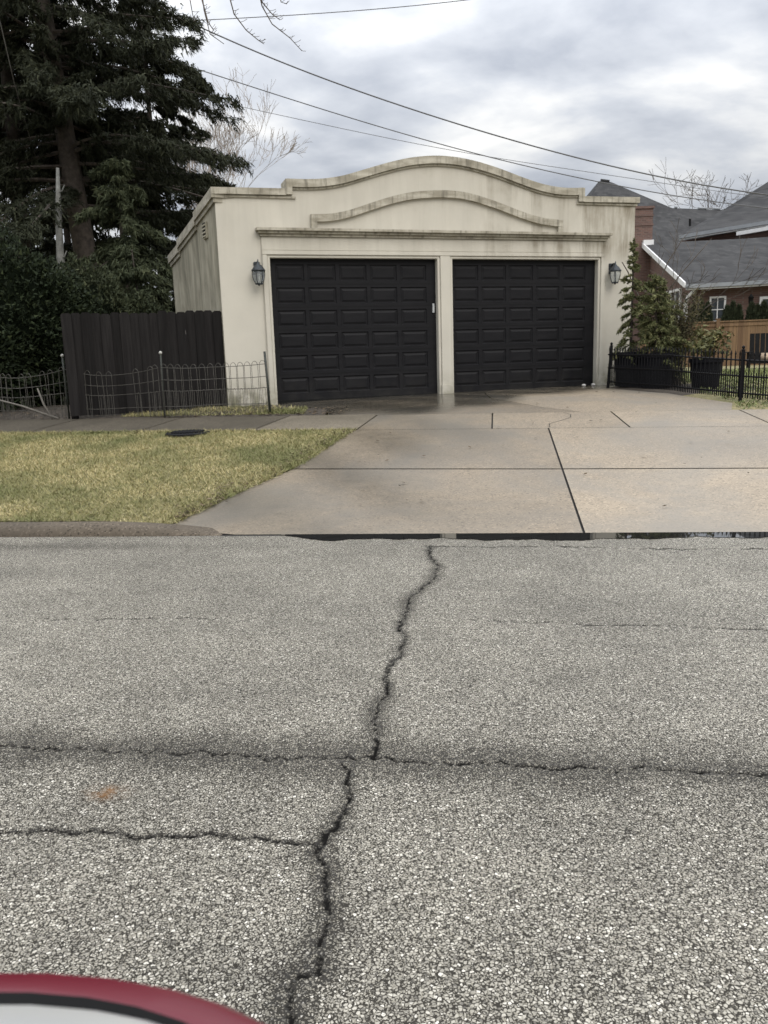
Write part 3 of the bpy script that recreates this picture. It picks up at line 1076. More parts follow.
blades('grass', [(3.2, 10.6), (3.06, far(3.06) + 0.03), (6.5, far(4.7) - 0.1), (9, 14), (9, 22), (3.4, 22), (3.4, 12.6), (2.95, 11.5)], 30000, hb, 0.04, 0.09, 0.010,
       'green lawn grass of the yard behind the low iron fence', mat='yard_blades')


def scatter_litter(name, label, pts, size):
    V = []
    for s, t in pts:
        c = rd(s, t, (hlawn(s, t) if (t < 9.2 and s < -2.2) else hb(s, t)) + 0.02)
        a = random.uniform(0, 6.28)
        L = size * random.uniform(0.6, 1.3)
        d1 = np.array([math.cos(a), math.sin(a), random.uniform(-0.2, 0.3)]) * L
        d2 = np.array([-math.sin(a), math.cos(a), random.uniform(-0.2, 0.3)]) * L * 0.55
        V.append([c - d1, c + d2, c + d1, c - d2])
    o = tri_mesh(name, np.array(V), M['litter'], None, (0, 0, 0), None, 4)
    return tag(o, label, 'leaves', None, 'stuff')


pl = [(random.uniform(-1.3, 3.6), random.uniform(5.9, 10.0)) for _ in range(46)] + [(random.uniform(-1.6, 2.4), random.uniform(10.3, 12.2)) for _ in range(14)]
o = scatter_litter('leaf_litter', 'tiny dark bits of leaf scattered over the concrete driveway', pl, 0.022)
pl = [(-2.35 + random.gauss(-0.03, 0.06) + (t - 5.9) * 0.245, t) for t in np.linspace(5.95, 9.3, 420)] + \
     [(random.uniform(-2.9, -1.75), random.uniform(10.33, 10.95)) for _ in range(220)] + \
     [(random.uniform(-7, -4.3), random.uniform(10.5, 11.2)) for _ in range(260)] + [(random.uniform(-4.3, -2.2), random.uniform(10.36, 10.6)) for _ in range(120)]
o = scatter_litter('leaf_litter', 'brown leaf litter along the lawn edge and under the hoop fence', pl, 0.022)

# ================================================================== GARAGE
garage = empty('garage', fac(3.3, 0, 0.64), 'cream stucco double garage with a curved parapet and two black doors', 'garage')
ZB = 0.45                                     # walls run a little into the ground
D1 = (0.705, 3.24)
D2 = (3.475, 6.00)
ZT = 2.69
TOPL = [(-0.03, 3.60), (1.005, 3.61)]
TOPR = [(5.695, 3.635), (6.70, 3.645)]


def onfac(x, y):
    d = np.array(CF) + (x - 384) / F_PX * np.array(CR) - (y - 512) / F_PX * np.array(CU)
    o_ = np.array([0, 0, CAM_H])
    k_ = ((FO - o_) @ FN) / (d @ FN)
    P = o_ + k_ * d
    return float((P - FO) @ FD), float(P[2])


def smooth_curve(pts, n_=64):
    P = np.array(pts, float)
    x = np.linspace(P[0, 0], P[-1, 0], n_)
    # Catmull-Rom style interpolation through monotone x
    y = np.interp(x, P[:, 0], P[:, 1])
    for _ in range(3):
        y[1:-1] = (y[:-2] + 2 * y[1:-1] + y[2:]) / 4
    return list(zip(x, y))


ARCH = smooth_curve([(1.009, 3.742), (1.22, 3.740), (1.50, 3.752), (1.80, 3.80), (2.12, 3.898), (2.46, 4.00), (2.80, 4.085), (3.10, 4.125), (3.36, 4.136), (3.64, 4.118), (3.94, 4.068), (4.28, 3.985), (4.62, 3.882), (4.95, 3.795), (5.25, 3.752), (5.50, 3.748), (5.693, 3.762)])
INNER = smooth_curve([onfac(*p) for p in [(310.2, 214.6), (330, 214.6), (348.8, 210.8), (369.6, 203.5), (392.5, 196.3), (413, 192), (440, 190.6), (456, 191.4), (470, 193.8), (495, 201.9), (520, 211.9), (538.8, 218.0), (561.7, 220.8)]], 56)

WT = 0.26
mbw = MB()
mbw.box(fac, 0.0, D1[0], 0, WT, ZB, ZT)
mbw.box(fac, D1[1], D2[0], 0, WT, ZB, ZT)
mbw.box(fac, D2[1], 6.67, 0, WT, ZB, ZT)
outline = [(0.0, ZT), (6.67, ZT), (6.67, 3.60), (5.66, 3.60)] + [(a, b - 0.03) for a, b in ARCH[::-1][1:-1]] + [(1.04, 3.57), (0.0, 3.57)]
mbw.prism([fac(a, 0, b) for a, b in outline], [fac(a, WT, b) for a, b in outline])
wall = build('front_wall', mbw, M['stucco'], garage)

# side and back walls
SA = math.radians(25)
SE = np.array([-math.sin(SA), math.cos(SA), 0.0])


def side(w, off, z):                           # along the left side wall; off = outwards
    nrm = np.array([-SE[1], SE[0], 0.0])
    return FO + SE * w + nrm * off + np.array([0, 0, z])


SIDE_TOP = [(0.0, 1.12, 3.55, 3.42), (1.12, 2.45, 3.36, 3.21), (2.45, 3.25, 3.14, 3.06)]
mbs = MB()
for w0, w1, z0, z1 in SIDE_TOP:
    w0_ = max(w0, 0.02)
    mbs.prism([side(w0_, 0, ZB), side(w1, 0, ZB), side(w1, 0, z1 - 0.02), side(w0_, 0, z0 - 0.02)],
              [side(w0_, -0.22, ZB), side(w1, -0.22, ZB), side(w1, -0.22, z1 - 0.02), side(w0_, -0.22, z0 - 0.02)])
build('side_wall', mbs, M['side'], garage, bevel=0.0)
mbs = MB()
for w0, w1, z0, z1 in SIDE_TOP:
    e0, e1 = w0 - (0.04 if w0 == 0 else 0.0), w1 + (0.05 if w1 > 3 else 0.02)
    a = [(0.055, -0.13), (0.055, 0.0), (-0.26, 0.0), (-0.26, -0.13)]
    mbs.prism([side(e0, o_, z0 + dz_ + 0.05) for o_, dz_ in a], [side(e1, o_, z1 + dz_ + 0.05) for o_, dz_ in a])
    a = [(0.028, -0.19), (0.028, -0.125), (-0.10, -0.125), (-0.10, -0.19)]
    mbs.prism([side(e0 + 0.02, o_, z0 + dz_ + 0.05) for o_, dz_ in a], [side(e1 - 0.02, o_, z1 + dz_ + 0.05) for o_, dz_ in a])
build('side_coping', mbs, M['coping'], garage)
bl = side(3.25, 0, 0)
br = fac(6.67, 5.6, 0)
mbs = MB()
rb = fac(6.67, WT, 0)


def wall_between(mb, p, q, thick, z0, z1):
    d_ = (q - p) / np.linalg.norm(q - p)
    nn = np.array([-d_[1], d_[0], 0]) * thick
    mb.prism([p + [0, 0, z0], q + [0, 0, z0], q + nn + [0, 0, z0], p + nn + [0, 0, z0]],
             [p + [0, 0, z1], q + [0, 0, z1], q + nn + [0, 0, z1], p + nn + [0, 0, z1]])


wall_between(mbs, rb + np.array(FN) * 0.002, br, 0.22, ZB, 3.05)
wall_between(mbs, br, bl, 0.22, ZB, 3.02)
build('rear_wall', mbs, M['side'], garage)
mbs = MB()
pts = [fac(0.1, WT + 0.01, 2.86), fac(6.5, WT + 0.01, 2.86), br + FD * -0.1 + FN * -0.1 + [0, 0, 2.86], side(3.1, -0.05, 2.86)]
mbs.slab(pts, 0.12)
build('flat_roof', mbs, M['flat_roof'], garage)
# vent in the side wall
mbs = MB()
mbs.box(side, 0.50, 0.72, 0.002, 0.03, 3.02, 3.24)
for i in range(4):
    mbs.box(side, 0.52, 0.70, 0.03, 0.045, 3.04 + i * 0.05, 3.06 + i * 0.05)
v_ = build('vent', mbs, M['side'], garage)
mbs = MB()
for i in range(4):
    mbs.box(side, 0.53, 0.69, 0.031, 0.034, 3.062 + i * 0.05, 3.088 + i * 0.05)
build('louvre_gap', mbs, M['rubber'], v_)


def strip(mb, curve, drop_top, drop_bot, w0, w1):
    """band hanging below a curve (u,z)"""
    n_ = len(curve)
    V, F = [], []
    for a, b in curve:
        V += [fac(a, w0, b - drop_top), fac(a, w0, b - drop_bot), fac(a, w1, b - drop_bot), fac(a, w1, b - drop_top)]
    for i in range(n_ - 1):
        for j in range(4):
            j2 = (j + 1) % 4
            F.append((i * 4 + j, i * 4 + j2, i * 4 + 4 + j2, i * 4 + 4 + j))
    F += [(0, 1, 2, 3), tuple((n_ - 1) * 4 + j for j in (3, 2, 1, 0))]
    mb.add(V, F)


mbc = MB()
strip(mbc, ARCH, 0.0, 0.105, -0.055, WT + 0.04)
strip(mbc, ARCH, 0.108, 0.135, -0.026, 0.10)
# step ends and straight runs
mbc.box(fac, 0.985, 1.075, -0.058, WT + 0.05, 3.535, 3.7395)
mbc.box(fac, 5.615, 5.715, -0.058, WT + 0.05, 3.555, 3.7585)
mbc.prism([fac(-0.05, -0.052, 3.515), fac(0.983, -0.052, 3.525), fac(0.983, -0.052, 3.612), fac(-0.05, -0.052, 3.602)],
          [fac(-0.05, WT + 0.04, 3.515), fac(0.983, WT + 0.04, 3.525), fac(0.983, WT + 0.04, 3.612), fac(-0.05, WT + 0.04, 3.602)])
mbc.box(fac, -0.02, 1.12, -0.024, 0.1, 3.485, 3.512)
mbc.prism([fac(5.717, -0.052, 3.550), fac(6.72, -0.052, 3.562), fac(6.72, -0.052, 3.648), fac(5.717, -0.052, 3.636)],
          [fac(5.717, WT + 0.04, 3.550), fac(6.72, WT + 0.04, 3.562), fac(6.72, WT + 0.04, 3.648), fac(5.717, WT + 0.04, 3.636)])
mbc.box(fac, 5.60, 6.695, -0.024, 0.1, 3.518, 3.547)
build('coping', mbc, M['coping'], garage)

mbi = MB()
strip(mbi, INNER, 0.0, 0.10, -0.05, 0.05)
a0, b0 = INNER[0]
a1, b1 = INNER[-1]
mbi.box(fac, a0 - 0.002, a0 + 0.085, -0.052, 0.05, 3.082, b0 - 0.101)
mbi.box(fac, a1 - 0.085, a1 + 0.002, -0.052, 0.05, 3.082, b1 - 0.101)
build('arch_moulding', mbi, M['coping'], garage)

mbc = MB()
mbc.box(fac, 0.53, 6.18, -0.135, 0.05, 3.042, 3.078)
mbc.box(fac, 0.56, 6.15, -0.095, 0.05, 3.008, 3.041)
mbc.box(fac, 0.585, 6.125, -0.060, 0.05, 2.972, 3.007)
build('cornice', mbc, M['coping'], garage)

mbt = MB()
PR = -0.042
mbt.box(fac, 0.60, 6.11, PR + 0.012, 0.05, 2.785, 2.971)        # frieze
mbt.box(fac, 0.60, 6.11, PR, 0.05, 2.725, 2.784)                # head
mbt.box(fac, 0.60, 0.668, PR, 0.05, ZB, 2.7245)
mbt.box(fac, 6.037, 6.11, PR, 0.05, ZB, 2.7245)
mbt.box(fac, 3.277, 3.438, PR, 0.05, ZB, 2.7245)
for a, b in ((0.669, D1[0] + 0.004), (D1[1] - 0.004, 3.276), (3.439, D2[0] + 0.004), (D2[1] - 0.004, 6.036)):
    mbt.box(fac, a, b, PR + 0.020, WT - 0.02, ZB, 2.70)
mbt.box(fac, 0.669, 3.276, PR + 0.020, WT - 0.02, 2.686, 2.7245)
mbt.box(fac, 3.439, 6.036, PR + 0.020, WT - 0.02, 2.686, 2.7245)
mbt.box(fac, 3.266, 3.449, PR - 0.016, 0.04, ZB, 0.815)          # plinth
mbt.box(fac, 6.028, 6.12, PR - 0.016, 0.04, ZB, 0.845)
mbt.box(fac, 0.59, 0.676, PR - 0.016, 0.04, ZB, 0.78)
build('door_surround', mbt, M['trim'], garage, bevel=0.006)


def garage_door(u0, u1, first, zbot, tagged):
    W0 = 0.075                                  # front face of the door
    mb = MB()
    cols = [first + 0.47 * k_ for k_ in range(5)]
    rows = [2.606 - 0.32 * k_ for k_ in range(6)]
    pw, ph = 0.415, 0.228
    us = [u0] + [x for c in cols for x in (c, c + pw)] + [u1]
    zs = [zbot] + [x for r in rows[::-1] for x in (r - ph, r)] + [2.70]
    for i in range(len(us) - 1):
        for j in range(len(zs) - 1):
            panel = (i % 2 == 1) and (j % 2 == 1)
            q = [(us[i], zs[j]), (us[i + 1], zs[j]), (us[i + 1], zs[j + 1]), (us[i], zs[j + 1])]
            if not panel:
                mb.add([fac(a, W0, b) for a, b in q], [(0, 1, 2, 3)])
            else:
                def inset(k_, w):
                    (x0, y0), (x1, y1) = q[0], q[2]
                    return [fac(x0 + k_, w, y0 + k_), fac(x1 - k_, w, y0 + k_), fac(x1 - k_, w, y1 - k_), fac(x0 + k_, w, y1 - k_)]
                R = inset(0, W0) + inset(0.010, W0 + 0.013) + inset(0.022, W0 + 0.013) + inset(0.050, W0 + 0.003)
                F = [(12, 13, 14, 15)]
                for L in range(3):
                    for k_ in range(4):
                        k2 = (k_ + 1) % 4
                        F.append((L * 4 + k_, L * 4 + k2, L * 4 + 4 + k2, L * 4 + 4 + k_))
                mb.add(R, F)
    d = build('garage_door', mb, M['door'], garage)
    # section seams, bottom seal
    s_ = MB()
    s_.box(fac, u0 + 0.003, u1 - 0.003, W0 - 0.012, W0 + 0.03, zbot - 0.05, zbot + 0.022)
    build('bottom_seal', s_, M['rubber'], d)
    j_ = MB()
    for r in rows[1:]:
        zz = r + 0.046
        j_.box(fac, u0 + 0.004, u1 - 0.004, W0 - 0.002, W0 + 0.002, zz - 0.0025, zz + 0.0025)
    build('section_seam', j_, M['rubber'], d)
    if tagged:
        t_ = MB()
        t_.box(fac, 3.176, 3.208, W0 - 0.016, W0 + 0.002, 1.905, 2.04)
        t_.box(fac, 3.183, 3.201, W0 - 0.022, W0 - 0.0165, 1.92, 2.025)
        build('handle_plate', t_, M['silver'], d, bevel=0.002)
    return d


dl = garage_door(D1[0] - 0.02, D1[1] + 0.02, 0.794, 0.66, True)
dl['label'] = 'left black panelled garage door with a small silver plate'
dr = garage_door(D2[0] - 0.02, D2[1] + 0.02, 3.530, 0.66, False)
dr['label'] = 'right black panelled garage door'
mbx = MB()
mbx.box(fac, 0.3, 6.4, 0.5, 0.55, ZB, 2.8)
build('inner_wall', mbx, M['rubber'], garage)


def lantern(u, label):
    base = fac(u, 0, 2.40)
    r = empty('wall_lantern', base, label, 'lamp', 'black wall lanterns on the garage front')
    c = fac(u, -0.125, 0)

    def at(z):
        return (c[0], c[1], z)
    mb = MB()
    mb.box(fac, u - 0.045, u + 0.045, -0.018, -0.001, 2.46, 2.63)
    build('back_plate', mb, M['lamp_metal'], r, bevel=0.006)
    mb = MB()
    mb.tube([fac(u, -0.015, 2.585), fac(u, -0.06, 2.62), fac(u, -0.105, 2.615), fac(u, -0.125, 2.58)], 0.013, 8)
    build('arm', mb, M['lamp_metal'], r, smooth=True)
    mb = MB()
    mb.lathe(at(2.49), [(0.095, 0.0), (0.098, 0.012), (0.085, 0.03), (0.055, 0.075), (0.028, 0.092), (0.026, 0.105), (0.012, 0.112), (0.008, 0.15), (0.002, 0.165)], 20)
    build('cap', mb, M['lamp_metal'], r, smooth=True)
    mb = MB()
    mb.lathe(at(2.49), [(0.080, -0.002), (0.083, -0.03), (0.078, -0.075), (0.062, -0.13), (0.045, -0.165)], 18)
    g = build('glass', mb, M['lamp_glass'], r, smooth=True)
    mb = MB()
    for k_ in range(6):
        a = k_ * math.pi / 3 + 0.3
        mb.tube([(c[0] + rr * math.cos(a), c[1] + rr * math.sin(a), 2.49 + zz) for rr, zz in ((0.086, 0.0), (0.089, -0.03), (0.084, -0.075), (0.068, -0.13), (0.05, -0.168))], 0.005, 5)
    mb.lathe(at(2.322), [(0.05, -0.012), (0.052, 0.0), (0.046, 0.006)], 16)
    mb.lathe(at(2.30), [(0.004, -0.01), (0.014, 0.0), (0.012, 0.012)], 10)
    build('cage', mb, M['lamp_metal'], r)
    mb = MB()
    mb.tube([at(2.34), at(2.42)], 0.014, 8)
    mb.ball(at(2.44), 0.022)
    build('bulb', mb, M['white_knob'], g)


lantern(0.52, 'black wall lantern with clear glass left of the garage doors')
lantern(6.245, 'black wall lantern with clear glass right of the garage doors, above potted evergreens')

# ================================================================== FENCES ON THE LEFT
bf = empty('board_fence', fac(-1.05, 0.2, 0.62), 'dark dog eared board fence joined to the left side of the garage', 'fence')
mb = MB()
n_b = 17
x = -2.13
rnd = random.Random(5)
wbd = 2.125 / n_b
for i in range(n_b):
    a, b = x, x + wbd + 0.006
    top = 1.965 + rnd.uniform(-0.012, 0.012) + (0.012 if i > 9 else 0.0)
    w = 0.055 + (0.0195 if i % 2 else 0.0) + rnd.uniform(-0.0008, 0.0008)
    ln = rnd.uniform(-0.003, 0.003)
    e_ = 0.026
    ring = [(a, 0.60), (b, 0.60), (b + ln, top - e_), (b + ln - e_, top), (a + ln + e_, top), (a + ln, top - e_)]
    mb.prism([fac(u_, w, z_) for u_, z_ in ring], [fac(u_, w + 0.018, z_) for u_, z_ in ring], rnd.uniform(0.75, 1.3))
    x += wbd
build('boards', mb, M['fence_dark'], bf)
mb = MB()
for z in (0.85, 1.35, 1.78):
    mb.box(fac, -2.12, -0.06, 0.0955, 0.125, z, z + 0.09)
build('rail', mb, M['fence_dark'], bf)
for u_ in (-2.08, -1.06, -0.12):
    mb = MB()
    mb.box(fac, u_ - 0.045, u_ + 0.045, 0.127, 0.215, 0.4, 1.9)
    build('post', mb, M['fence_dark'], bf)

hp = [(-8.3, 10.68, 0.72), (-7.0, 10.62, 0.72), (-5.66, 10.58, 0.84), (-4.25, 10.50, 0.84), (-2.80, 10.60, 0.82)]
hf = empty('hoop_fence', rd(-4.276, 10.5, hb(0, 10.5)), 'low rusty hoop topped wire fence, sagging, behind the sidewalk', 'fence')
for i, (s, t, h) in enumerate(hp):
    g0 = hb(s, t) - 0.1
    lean = (-0.06, 0.02, -0.01, 0.015, -0.035)[i]
    mb = MB()
    mb.tube([rd(s, t, g0), rd(s + lean * 0.5, t, g0 + 0.1 + h * 0.5), rd(s + lean, t, g0 + 0.1 + h)], 0.017 if i == 4 else 0.013, 8)
    p_ = build('post', mb, M['post_metal'], hf, smooth=True)
    if i < 4:
        mb = MB()
        mb.ball(rd(s + lean, t, g0 + 0.1 + h + 0.015), 0.024)
        build('knob', mb, M['white_knob'], p_, smooth=True)
mb = MB()
rnd = random.Random(9)
for i in range(4):
    (s0, t0, h0), (s1, t1, h1) = hp[i], hp[i + 1]
    sag = (0.06, 0.10, 0.10, 0.03)[i]
    n_ = 14

    def P(k_, frac):
        s = s0 + (s1 - s0) * k_
        t = t0 + (t1 - t0) * k_ - 0.03 + 0.05 * math.sin(k_ * 9 + i)
        return s, t, hb(s, t) + 0.0 + (0.74 - sag * math.sin(math.pi * k_)) * frac
    for fr in (0.90, 0.68, 0.48, 0.20):
        mb.tube([rd(*P(j / 10, fr)) for j in range(11)], 0.0042, 4)
    for j in range(n_):
        k0, k1 = (j + 0.1) / n_, (j + 0.9) / n_
        if i in (1, 2) and rnd.random() < 0.25:
            continue
        jit = rnd.uniform(-0.02, 0.02) if i < 3 else 0
        a_, b_ = P(k0, 0.88), P(k1, 0.88)
        r_ = (b_[0] - a_[0]) / 2
        arc = [rd(a_[0], a_[1], hb(a_[0], a_[1]) + 0.02)]
        for q_ in range(7):
            w = math.pi * q_ / 6
            arc.append(rd(a_[0] + r_ - r_ * math.cos(w) + jit, a_[1], (a_[2] + b_[2]) / 2 + 0.065 * math.sin(w)))
        arc.append(rd(b_[0], b_[1], hb(b_[0], b_[1]) + 0.02))
        mb.tube(arc, 0.0034, 4)
        km = (k0 + k1) / 2
        c_ = P(km, 0.44)
        arc = [rd(a_[0] + r_ * 0.5, c_[1], hb(c_[0], c_[1]) + 0.02)]
        for q_ in range(5):
            w = math.pi * q_ / 4
            arc.append(rd(a_[0] + r_ - 0.5 * r_ * math.cos(w), c_[1], c_[2] + 0.04 * math.sin(w)))
        arc.append(rd(a_[0] + r_ * 1.5, c_[1], hb(c_[0], c_[1]) + 0.02))
        mb.tube(arc, 0.003, 4)
build('wire_mesh', mb, M['wire_metal'], hf)
# fallen sticks leaning on the fence
mb = MB()
mb.tube([rd(-5.76, 10.47, hb(0, 10.47) + 0.015), rd(-6.3, 10.50, hb(0, 10.5) + 0.20), rd(-7.1, 10.50, hb(0, 10.5) + 0.42)], [0.016, 0.013, 0.008], 7)
o = build('fallen_stick', mb, M['stick'], None, rd(-5.76, 10.47, hb(0, 10.47)), smooth=True)
tag(o, 'long pale dead stick lying slanted low against the hoop fence', 'stick')
mb = MB()
mb.tube([rd(-5.85, 10.47, hb(0, 10.47) + 0.012), rd(-5.98, 10.51, hb(0, 10.5) + 0.22), rd(-6.06, 10.54, hb(0, 10.54) + 0.43)], [0.012, 0.014, 0.010], 7)
o = build('fallen_stick', mb, M['stick'], None, rd(-5.85, 10.47, hb(0, 10.47)), smooth=True)
tag(o, 'short grey stick standing nearly upright against the hoop fence', 'stick')

# round iron cover in the lawn
mc = rd(-3.48, 9.27, hlawn(-3.48, 9.2) + 0.015)
cov = empty('drain_cover', mc, 'round dark iron drain cover in the lawn beside the sidewalk', 'drain cover')
mb = MB()
mb.lathe((mc[0], mc[1], mc[2]), [(0.265, -0.03), (0.265, 0.0), (0.25, 0.012), (0.235, 0.012), (0.232, 0.004)], 28)
build('rim', mb, M['black_metal'], cov)
mb = MB()
mb.lathe((mc[0], mc[1], mc[2]), [(0.225, -0.02), (0.225, 0.006), (0.001, 0.008)], 28)
for i in range(-5, 6):
    for j in range(-5, 6):
        if i * i + j * j < 24:
            mb.ball((mc[0] + i * 0.042, mc[1] + j * 0.042, mc[2] + 0.012), 0.017, 6)
build('lid', mb, M['black_metal'], cov)


# ================================================================== VEGETATION
def rot_basis(d):
    d = d / np.linalg.norm(d)
    a = np.cross(d, [0, 0, 1.0])
    if np.linalg.norm(a) < 1e-3:
        a = np.array([1.0, 0, 0])
    a /= np.linalg.norm(a)
    return d, a, np.cross(a, d)


def needle_faces(centers, dirs, length, width, rng):
    """elongated triangles along dirs"""
    n_ = len(centers)
    d = dirs / (np.linalg.norm(dirs, axis=1, keepdims=True) + 1e-9)
    r = rng.normal(size=(n_, 3))
    s = np.cross(d, r)
    s /= (np.linalg.norm(s, axis=1, keepdims=True) + 1e-9)
    L = length * rng.uniform(0.6, 1.35, n_)[:, None]
    w = width * rng.uniform(0.6, 1.3, n_)[:, None]
    a = centers - d * L * 0.35
    return np.stack([a - s * w, a + s * w, centers + d * L * 0.65], 1)


def conifer(name, base, height, rad, z_lo, nb, seed, mat, trunk_r, label, group=None, lean=(0, 0), droop=0.35, density=1.0,
            leaf=(0.22, 0.035), trunk_mat='bark', clump=16, twigs=20, shape=0.8, gaps=0.0, spread=0.11, bark_lo=None):
    rng = np.random.default_rng(seed)
    base = np.array(base, float)
    root = empty(name, base, label, 'tree', group)
    top = base + np.array([lean[0], lean[1], height])

    def trunk_at(z):
        k_ = z / height
        return base + np.array([lean[0] * k_ + 0.06 * math.sin(3 * k_), lean[1] * k_, z])
    mb = MB()
    zs_ = np.linspace(-0.15, height, 14)
    mb.tube([trunk_at(z) for z in zs_], [max(0.012, trunk_r * (1 - 0.93 * max(0, z) / height)) for z in zs_], 10)
    V, R = [], []
    mbb = MB()
    for i in range(nb):
        k_ = (i + rng.random()) / nb
        z = z_lo + (height - z_lo) * k_ ** 1.1
        az = rng.uniform(0, 2 * math.pi)
        z = min(height * 0.985, z + rng.normal(0, 0.25))
        q = (z - z_lo) / (height - z_lo)
        L = rad * ((1 - q) ** shape) * rng.uniform(0.72, 1.12) + 0.12
        if gaps and rng.random() < gaps:
            L *= 0.45
        p0 = trunk_at(z)
        out = np.array([math.cos(az), math.sin(az), 0])
        up0 = rng.uniform(-0.28, 0.34) + 0.35 * q
        drp = droop * rng.uniform(0.6, 1.7)
        pts = []
        m_ = 7
        for j in range(m_):
            s = j / (m_ - 1)
            pts.append(p0 + out * L * s + np.array([0, 0, L * (up0 * s - drp * s * s + 0.10 * s ** 4)]))
        mbb.tube(pts, [max(0.006, trunk_r * 0.16 * (1 - 0.9 * j / (m_ - 1)) * (0.4 + 0.6 * (1 - q))) for j in range(m_)], 4, False)
        pts = np.array(pts)
        nt_ = max(4, int(twigs * density * (0.35 + 0.65 * L / rad)))
        ss = rng.uniform(0.04, 1.0, nt_) ** 0.8
        ss[0] = 1.0
        for s in ss:
            f_ = s * (m_ - 1)
            j = min(int(f_), m_ - 2)
            c = pts[j] + (pts[j + 1] - pts[j]) * (f_ - j)
            sgn = rng.choice([-1, 1])
            lat = np.array([-out[1], out[0], 0]) * sgn
            tl = (0.10 + 0.26 * (1 - abs(s - 0.45))) * (0.35 + 0.30 * L)
            tl = min(tl, 0.75)
            td = out * rng.uniform(0.4, 1.0) + lat * rng.uniform(0.2, 1.0) + np.array([0, 0, rng.uniform(-1.35, 0.05)])
            td /= np.linalg.norm(td)
            g = rng.random(clump)
            cc = c + td * (g * tl)[:, None] + rng.normal(0, spread * 0.35, (clump, 3)) * np.array([1, 1, 0.8])
            dd = td + rng.normal(0, 0.55, (clump, 3)) + np.array([0, 0, -0.35])
            V.append(needle_faces(cc, dd, leaf[0], leaf[1], rng))
            R.append(np.clip(rng.normal(0.35 + 0.25 * s, 0.22, clump), 0, 1))
    build('trunk', mb, M[trunk_mat], root, smooth=True)
    build('branch', mbb, M['bark'], root)
    tri_mesh('crown', np.concatenate(V), M[mat], root, None, np.concatenate(R))
    return root


def gz(p):
    return np.array([p[0], p[1], ground(p[0], p[1]) - 0.02])


# the tall dark conifers behind the board fence
def footing(x, Y):
    p = px(x, 330, Y)
    return gz(p)


conifer('conifer_tree', footing(102, 19.0), 17.5, 3.95, 4.3, 230, 41, 'needles', 0.30, 'tallest dark conifer, its leaning trunk showing above the board fence', 'tall dark conifers behind the board fence',
        lean=(-1.5, 0.3), droop=0.32, twigs=58, clump=28, leaf=(0.15, 0.0155), shape=0.55, gaps=0.18)
conifer('conifer_tree', footing(28, 20.5), 17.0, 3.7, 5.6, 130, 33, 'needles', 0.24, 'dark conifer at the left edge, over the clipped evergreen mound', 'tall dark conifers behind the board fence',
        lean=(0.3, 0), droop=0.36, twigs=46, clump=28, leaf=(0.20, 0.022), shape=0.5, gaps=0.15)
conifer('conifer_tree', footing(128, 17.2), 4.6, 1.15, 1.6, 50, 5, 'needles_soft', 0.13, 'shorter lighter green conifer with a bare lower trunk behind the board fence', 'tall dark conifers behind the board fence',
        droop=0.55, twigs=30, clump=24, leaf=(0.13, 0.015), shape=0.55)
conifer('conifer_tree', footing(165, 23), 10.2, 3.9, 0.4, 130, 8, 'needles', 0.18, 'broad low dark conifer close to the garage side wall', 'tall dark conifers behind the board fence',
        droop=0.35, twigs=40, clump=26, leaf=(0.21, 0.024), shape=0.7)
conifer('conifer_tree', footing(75, 27), 9.0, 4.2, 0.4, 90, 81, 'needles', 0.2, 'dense dark conifer in the shade behind the pale bare trunk', 'tall dark conifers behind the board fence',
        droop=0.35, twigs=44, clump=28, leaf=(0.26, 0.032), shape=0.6)
conifer('conifer_tree', footing(138, 15.6), 2.7, 1.0, 0.1, 46, 82, 'needles_soft', 0.06, 'small bushy conifer just behind the middle of the board fence', 'tall dark conifers behind the board fence',
        droop=0.4, twigs=30, clump=22, leaf=(0.11, 0.013), shape=0.55)
conifer('conifer_tree', footing(205, 17.5), 3.1, 1.2, 0.1, 46, 83, 'needles', 0.06, 'low dark conifer between the board fence and the garage wall', 'tall dark conifers behind the board fence',
        droop=0.4, twigs=30, clump=22, leaf=(0.12, 0.014), shape=0.6)

# pale bare trunk
b_ = gz(px(61, 330, 17.0))
bt_ = empty('dead_tree', b_, 'pale grey bare tree trunk with broken stubs above the clipped mound', 'tree')
mb = MB()
tp = px(57, 168, 17.0)
pts = [b_ + (tp - b_) * k_ + np.array([0.02 * math.sin(k_ * 7), 0, 0]) for k_ in np.linspace(0, 1, 9)]
mb.tube(pts, [0.105, 0.10, 0.095, 0.09, 0.085, 0.078, 0.066, 0.05, 0.03], 9)
build('trunk', mb, M['pale_bark'], bt_, smooth=True)
for k_, dx in ((0.82, -0.22), (0.9, 0.16), (0.62, 0.14), (0.55, -0.12)):
    c = b_ + (tp - b_) * k_
    mb = MB()
    mb.tube([c, c + np.array([dx * 0.6, -0.05, 0.0]), c + np.array([dx, -0.05, 0.12])], [0.022, 0.016, 0.008], 6)
    build('branch', mb, M['pale_bark'], bt_, smooth=True)


